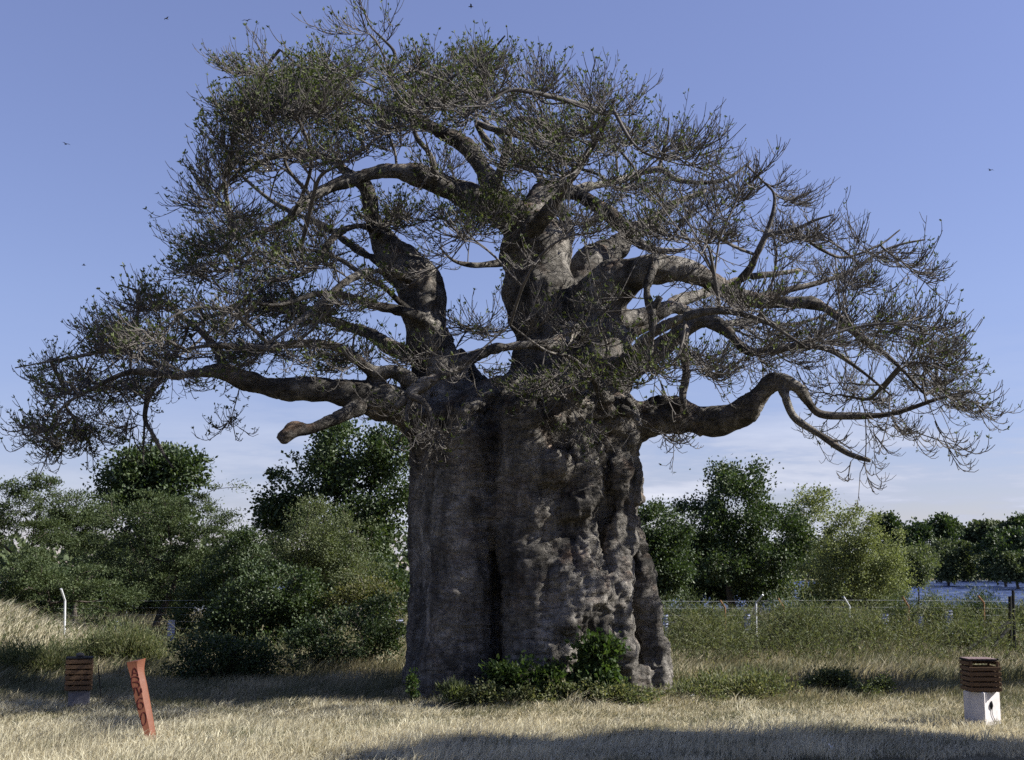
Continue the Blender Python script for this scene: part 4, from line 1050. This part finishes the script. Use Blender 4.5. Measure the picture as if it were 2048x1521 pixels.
blades(26000, 33, 40, lambda x, y, r: r.uniform(.4, .8, len(x)), .009, .3, M_STRAW, 'mound_grass', 'long straw grass on the mound at the left', 5, lambda x, y, r: (np.abs(x + 15.2) < 3.4), cat='grass', extra=3)
blades(50000, 47, 75, lambda x, y, r: r.uniform(.4, 1.1, len(x)), .02, .3, M_MIXG, 'bank_grass', 'rough grass on the bank beyond the fence', 6, segs=1)
# flowering weed stems in the tall grass, right
def stems(n, seed, name, label, x0, x1, y0, y1, h0, h1):
    rg = np.random.default_rng(seed); bfr = Buf()
    x = rg.uniform(x0, x1, n); y = rg.uniform(y0, y1, n)
    b = np.stack([x, y, H(x, y)], 1); h = rg.uniform(h0, h1, n)[:, None]
    d = np.stack([rg.normal(.1, .28, n), rg.normal(0, .28, n), np.ones(n)], 1)
    P = np.stack([b + d * h * t + np.stack([rg.normal(.1, .25, n), rg.normal(0, .2, n), np.zeros(n)], 1) * h * t * t for t in (0, .33, .66, 1)], 1)
    v, qd, _ = tubes(P, np.array([[.007, .006, .005, .003]]).repeat(n, 0), 3); bfr.add(v, qd, None, .8)
    for k in range(10):
        t = rg.uniform(.25, 1, n); i0 = np.minimum((t * 3).astype(int), 2); f = (t * 3 - i0)[:, None]
        s = P[np.arange(n), i0] * (1 - f) + P[np.arange(n), i0 + 1] * f
        V, Q, var = leaves(s, norm(rg.normal(0, 1, s.shape)), 2, .12, .022, rg, .5, 0, .5)
        bfr.add(V, Q, None, var * .5 + .25)
    obj(name, bfr.mesh(name, False), M_WEED, kind='stuff', label=label, category='weeds')
stems(1500, 91, 'tall_weeds', 'tall branching green weeds before the fence on the right', 3.2, 17, 31, 42.5, .6, 1.7)
stems(420, 92, 'left_weeds', 'tall thin weeds before the fence on the left', -17, -4, 30, 41, .5, 1.1)

# ------------------------------------------------------------------ fence
YF = 43.0
fence = empty('wire_fence', (0, YF, 0), 'wire fence with bent posts and ribbed sheet panels behind the baobab', 'fence')
FO = np.array([0, YF, 0.])
def fpost(pts_, r, m, label=None, name='post'):
    P = np.array([W(px, py, Yp) for px, py, Yp in pts_])
    b_ = Buf(); v, q, t = tubes(P[None], np.full((1, len(P)), r), 8, True); b_.add(v - FO, q, t)
    o = obj(name, b_.mesh('post', False), m, fence)
    if label: o['label'] = label
def gpy(x_px, Y): return 1140 + 2.5 * F / Y + 6
fpost([(128, gpy(0, 37), 37), (130, 1202, 37), (122, 1178, 36.8)], .032, M_STEEL, 'galvanised post with a bent top')
fpost([(1513, gpy(0, 41), 41), (1512, 1207, 41), (1526, 1190, 40.8)], .032, M_STEEL, 'galvanised post with a bent top')
for tip, bend_, m in (((1556, 1197), (1567, 1215), M_RUST), ((1687, 1194), (1699, 1213), M_STEEL), ((1440, 1201), (1450, 1216), M_RUST), ((1805, 1194), (1817, 1213), M_RUST), ((1956, 1192), (1968, 1206), M_RUST)):
    fpost([(bend_[0] + 1, gpy(0, YF), YF), (*bend_, YF), (*tip, YF - .2)], .03, m)
for px, py in ((1546, 1196), (1732, 1196), (1838, 1180), (1625, 1215), (1665, 1212), (560, 1200), (1400, 1215)):
    fpost([(px, gpy(0, YF), YF), (px, py, YF)], .018, M_BLACKM, name='rod')
fpost([(2021, gpy(0, 36), 36), (2020, 1193, 36)], .05, M_BLACKM, 'thick dark corner post')
fpost([(2031, gpy(0, 35), 35), (2026, 1181, 35)], .04, M_BLACKM, 'thick dark corner post')
fpost([(2021, 1243, 36), (1935, 1300, 35.2)], .045, M_BLACKM, 'slanting brace', 'brace')
fpost([(2021, 1252, 36), (1984, 1296, 35.5)], .045, M_BLACKM, 'slanting brace', 'brace')
for k in range(6):
    py = 1202 + k * 14
    P = np.array([W(px, py + 1.2 * math.sin(px * .01), YF) for px in range(-200, 2060, 60)])
    b_ = Buf(); v, q, t = tubes(P[None], np.full((1, len(P)), .0035), 3); b_.add(v - FO, q, t)
    obj('wire', b_.mesh('wire', False), M_STEEL, fence)
pan = None
for px, py, wpx, hpx in ((236,1240,12,36),(343,1240,14,52),(474,1240,13,32),(800,1238,14,42),(1328,1229,16,44),(1494,1228,13,40),(1617,1226,13,44),(1770,1228,14,46),(1842,1232,10,36),(1897,1220,15,52)):
    a = W(px, py, YF - .12); c = W(px, py + hpx, YF - .12)
    w_ = wpx / F * YF; h_ = a[2] - c[2]
    n_r = 40; zz_ = np.linspace(0, -h_, n_r); yy_ = .022 * np.sin(np.linspace(0, 2 * np.pi * hpx / 5.5, n_r))
    V = np.concatenate([np.stack([np.full(n_r, s_ * w_ / 2), yy_ + o_, zz_], 1) for s_, o_ in ((-1, 0), (1, 0), (1, .012), (-1, .012))])
    Q = []
    for i in range(n_r - 1):
        for k in range(4):
            A_ = k * n_r + i; B_ = ((k + 1) % 4) * n_r + i
            Q.append((A_, B_, B_ + 1, A_ + 1))
    Q += [(0, n_r, 2 * n_r, 3 * n_r), (n_r - 1, 2 * n_r - 1, 3 * n_r - 1, 4 * n_r - 1)]
    o = obj('ribbed_panel', mesh_from('ribbed_panel', V, Q, None, False), M_PANEL, fence)
    o.location = a - FO

# ------------------------------------------------------------------ red number post
YP = 19.75
post = empty('number_post', tuple(W(299, 1470, YP) * (1, 1, 0)), 'leaning red brown carved wooden post with dark red painted marks', 'post')
PO = np.array(post.location)
rowp = [(1480, 290, 310), (1468, 288, 309), (1430, 276, 302.5), (1400, 268, 297), (1370, 262, 291.5), (1350, 258, 287), (1338, 254, 286), (1328, 250.5, 287), (1321.5, 250.5, 288.5)]
secs = []
for py, xl, xr in rowp:
    l = W(xl, py, YP); r = W(xr, py, YP); w_ = r[0] - l[0]; d_ = .5 * w_ + .03
    tilt = 0.03 if py < 1325 else 0
    # front face between 26% and 66% of the width, right face turned to the sun, left face falling back
    secs.append([(l[0], YP + .06, l[2] - tilt), (l[0] + w_ * .17, YP - .075, l[2] - tilt * .6), (l[0] + w_ * .70, YP - .045, l[2]), (l[0] + w_ * .97, YP + .04, l[2] + tilt), (r[0], YP + .07, l[2] + tilt), (l[0] + w_ * .5, YP + .16, l[2])])
secs = np.array(secs)
secs = np.stack([crom(secs[:, k], 3) for k in range(6)], 1)
nS = len(secs)
V = secs.reshape(-1, 3) - PO
Q = [(i * 6 + k, i * 6 + (k + 1) % 6, (i + 1) * 6 + (k + 1) % 6, (i + 1) * 6 + k) for i in range(nS - 1) for k in range(6)]
topc = secs[-1].mean(0) - PO + (0, 0, -.008)
V = np.concatenate([V, topc[None]]); T_ = [((nS - 1) * 6 + k, (nS - 1) * 6 + (k + 1) % 6, nS * 6) for k in range(6)]
obj('shaft', mesh_from('shaft', V, Q, T_, False), M_RED, post)
def arc(cx, cy, rx_, ry_, a0, a1, n=14):
    return [(cx + rx_ * math.cos(math.radians(a)), cy - ry_ * math.sin(math.radians(a))) for a in np.linspace(a0, a1, n)]
Z = 9.22   # the marks were read off a 9.22x enlargement of photo pixels starting at (240, 1310)
marks = [('mark', [[(258, 375), (265, 290), (290, 235), (330, 300), (350, 380)], [(262, 330), (345, 330)]]),
 ('mark', [[(245, 600), (235, 500), (250, 410), (320, 400), (365, 430), (355, 480), (275, 495)], [(275, 495), (350, 505), (380, 560), (350, 600), (290, 600)]]),
 ('mark', [[(295, 700), (295, 620), (330, 600), (365, 690), (378, 740), (405, 660), (430, 610), (437, 690)]]),
 ('mark', [[(440, 800), (390, 790), (350, 850), (345, 930)], [(p[0], p[1]) for p in arc(400, 930, 52, 62, 0, 360, 18)]]),
 ('mark', [[(p[0], p[1]) for p in arc(457, 1170, 46, 118, 0, 360, 20)]])]
def front_pt(px, py):
    w0 = W(px, py, YP)
    zc = secs[:, 2, 2]; zl = secs[:, 1, 2]
    A_ = np.array([np.interp(w0[2], secs[:, 1, 2], secs[:, 1, k]) for k in range(3)])
    B_ = np.array([np.interp(w0[2], secs[:, 2, 2], secs[:, 2, k]) for k in range(3)])
    f = np.clip((w0[0] - A_[0]) / (B_[0] - A_[0]), -.02, 1.02)
    p = A_ + (B_ - A_) * f
    return np.array([p[0], p[1] - .002, w0[2]])
for nm, strokes in marks:
    b_ = Buf()
    for st in strokes:
        P = np.array([front_pt(240 + x / Z, 1310 + y / Z) for x, y in st])
        P = crom(P, 3)
        tdir = norm(np.gradient(P, axis=0)); sd_ = norm(np.cross(tdir, np.array([0, -1., 0]))) * .0062
        V = np.concatenate([P + sd_, P - sd_]); k = len(P)
        th_ = np.array([0, -.004, 0])
        V = np.concatenate([V + th_, V + (0, .006, 0)])
        Q = [(i, i + 1, k + i + 1, k + i) for i in range(k - 1)] + [(i, i + 1, 2 * k + i + 1, 2 * k + i) for i in range(k - 1)] + [(k + i, k + i + 1, 3 * k + i + 1, 3 * k + i) for i in range(k - 1)]
        b_.add(V - PO, Q)
    obj('painted_character', b_.mesh('painted_character', False), M_PAINT, post)

# ------------------------------------------------------------------ slatted bins on concrete pedestals
def slat_mesh(L, w_, t_k):
    b_ = Buf(); b_.box((0, 0, 0), (L, t_k, w_), bev=.003); return b_.mesh('slat', False)
def bin_(label, px, Yb, ped_w, ped_d, ped_h, ped_rz, cw, cd, ch, c_rz, nsl, missing_top, lid, plabel, poff=0.0):
    b0 = W(px, 1140, Yb); z0 = float(H(b0[0], Yb))
    pd = empty('pedestal', (b0[0] + poff, Yb, z0 - .05), plabel, 'pedestal', 'pedestals under the slatted bins', ped_rz)
    bb = Buf(); bb.box((0, 0, ped_h / 2 + .025), (ped_w, ped_d, ped_h + .05), bev=.012)
    obj('block', bb.mesh('block', False), M_CONC if lid else M_CONC_SHADED, pd)
    rt = empty('slatted_bin', (b0[0], Yb, z0 + ped_h), label, 'bin', 'slatted wooden bins', c_rz)
    gap = ch / nsl
    sm_f = slat_mesh(cw, gap * .72, .022); sm_s = slat_mesh(cd - .05, gap * .72, .022)
    for k in range(nsl):
        for s_ in (-1, 1):
            if not (missing_top and k == nsl - 1 and s_ == -1):
                o = obj('slat', sm_f, M_SLAT, rt); o.location = (0, s_ * cd / 2, gap * (k + .5)); o.rotation_euler = (0, random.uniform(-.012, .012), 0)
            o = obj('slat', sm_s, M_SLAT, rt); o.location = (s_ * (cw / 2 - .013), 0, gap * (k + .5)); o.rotation_euler = (0, 0, math.pi / 2)
    for sx in (-1, 1):
        for sy in (-1, 1):
            bb = Buf(); bb.box((sx * (cw / 2 - .045), sy * (cd / 2 - .032), ch / 2), (.035, .035, ch), bev=.003)
            obj('corner_post', bb.mesh('corner_post', False), M_SLAT, rt)
    bb = Buf(); bb.box((0, 0, .012), (cw - .06, cd - .06, .02)); obj('bottom', bb.mesh('bottom', False), M_BLACKM, rt)
    if lid:
        bb = Buf(); bb.box((-.03, .0, ch + .012), (cw * .9, cd * .96, .018)); obj('lid_frame', bb.mesh('lid_frame', False), M_BLACKM, rt)
        n_l = 6; ls = Buf(); ls.box((0, 0, 0), (cw * .9 / n_l * .86, cd * .95, .016), bev=.002); lm = ls.mesh('lid_slat', False)
        for k in range(n_l):
            o = obj('lid_slat', lm, M_LID, rt); o.location = (-.03 - cw * .45 + cw * .9 * (k + .5) / n_l, 0, ch + .031)
        bb = Buf(); bb.box((cw * .48, -.08, ch + .02), (.07, .05, .03), bev=.004); obj('hinge', bb.mesh('hinge', False), M_BLACKM, rt)
    else:
        bb = Buf(); bb.box((0, 0, ch + .012), (cw * .98, cd * .96, .024), bev=.004); obj('lid', bb.mesh('lid', False), M_BLACKM, rt)
    return rt, pd, z0
s_ = 2.5 / 300
rt, pd, z0 = bin_('slatted wooden bin at the right with a slatted lid and a missing top slat', 1950, 21.75, .42, .40, .52, math.radians(34), .51, .50, .49, math.radians(-2), 6, True, True, 'sunlit pale concrete pedestal under the right bin')
# dark stain with a trailing cable on the sunny face of the right pedestal
wv = Buf()
fx = lambda u, z: (u, -.202, z)
cab = crom(np.array([fx(.03, .40), fx(.025, .30), fx(.03, .2), fx(.07, .1), fx(.13, -.01)]), 4)
fx2 = np.array([(.213, -.03 + 0, 0)])
face = lambda u, z: (.214, u, z)
cab = crom(np.array([face(-.03, .42), face(-.035, .33), face(-.03, .22), face(.03, .12), face(.10, .02)]), 4)
v, q, t = tubes(cab[None], np.full((1, len(cab)), .005), 6); wv.add(v, q)
v, q, t = tubes(crom(np.array([face(-.03, .43), face(-.045, .36), face(-.035, .28)]), 4)[None], np.array([[.004, .012, .02, .026, .028, .026, .018, .01, .005]]), 8, True); wv.add(v, q, t)
# this face is the one turned to the sun: +X face of the block rotated by 50 degrees is turned away, so use the -Y face
ob = obj('cable', wv.mesh('cable'), M_BLACKM, pd); ob.rotation_euler = (0, 0, -math.pi / 2)
bin_('shaded brown slatted wooden bin at the left with a dark flat lid', 168, 24.2, .37, .36, .32, math.radians(17), .48, .46, .56, math.radians(18), 6, False, False, 'shade darkened concrete pedestal under the left bin', .02)
b0 = W(168, 1140, 24.2)
st = Buf()
v, q, t = tubes(np.array([[(-.07, 0, .0), (-.05, 0, .02), (0, 0, .035), (.05, 0, .03), (.08, 0, .0)]]), np.array([[.01, .035, .042, .035, .01]]), 9, True); st.add(v, q, t)
o = obj('stone', st.mesh('stone'), M_STONE, label='dark flat stone lying on the lid of the left bin', category='stone')
o.location = (b0[0] + .02, 24.15, float(H(b0[0], 24.2)) + .32 + .56 + .035)
st = Buf(); P = np.array([W(196, 1330, 24.0), W(199, 1360, 24.0), W(202, 1395, 23.9)]); v, q, t = tubes(crom(P, 3)[None], np.full((1, 7), .011), 6, True); st.add(v - P[-1], q, t)
o = obj('stick', st.mesh('stick'), M_BLACKM, label='dark stick leaning on the right side of the left bin', category='stick'); o.location = P[-1]

# litter and birds
st = Buf(); pr = np.random.default_rng(3)
g = np.array([(x, y) for y in range(5) for x in range(6)], float); g3 = np.concatenate([(g - (2.5, 2)) * (.035, .03), pr.normal(0, .018, (30, 1)) + .03], 1)
st.add(g3, [(y * 6 + x, y * 6 + x + 1, y * 6 + x + 7, y * 6 + x + 6) for y in range(4) for x in range(5)])
pm = st.mesh('litter', False)
for px, py, lb in ((1386, 1399, 'crumpled white litter scrap right of the trunk foot'), (1660, 1492, 'small white litter scrap at the edge of the track')):
    Yl = 2.5 * F / (py - 1140) * .985
    o = obj('litter_scrap', pm, M_PAPER, label=lb, category='litter'); p = W(px, py, Yl); o.location = (p[0], Yl, float(H(p[0], Yl)) + .10); o.rotation_euler = (.5, .2, px); o.scale = (.6,) * 3
bb = Buf()
v, q, t = tubes(np.array([[(-.22, 0, 0), (-.12, 0, .01), (0, 0, .015), (.1, 0, .01), (.2, 0, 0)]]), np.array([[.005, .035, .05, .03, .004]]), 7, True); bb.add(v, q, t)
body = bb.mesh('body')
wgs = []
for s2 in (-1, 1):
    w2 = Buf(); w2.add([(-.06, 0, .01), (.07, 0, .01), (.05, s2 * .22, .10), (-.05, s2 * .22, .10), (-.02, s2 * .48, .04)], [(0, 1, 2, 3)], [(3, 2, 4)]); wgs.append(w2.mesh('wing', False))
for i, (px, py, lb) in enumerate(((942, 14, 'tiny dark bird above the crown top'), (494, 42, 'tiny dark bird left of the topmost spray'), (132, 289, 'tiny dark bird in the blue sky at the upper left'), (333, 38, 'tiny dark bird high at the left'), (1981, 341, 'tiny dark bird at the upper right'), (168, 531, 'tiny dark bird above the left boughs'))):
    p = W(px, py, 90 + 6 * i)
    e = empty('flying_bird', tuple(p), lb, 'bird', 'birds circling over the baobab', i * 1.3)
    for me_, nm in ((body, 'body'), (wgs[0], 'wing'), (wgs[1], 'wing')): obj(nm, me_, M_BIRD, e)

_n = sum(sum(len(p.vertices) - 2 for p in o.data.polygons) if len(o.data.polygons) < 20 else o.data.loops.__len__() - 2 * len(o.data.polygons) for o in bpy.data.objects if o.type == 'MESH')
print('TRIANGLES', _n)
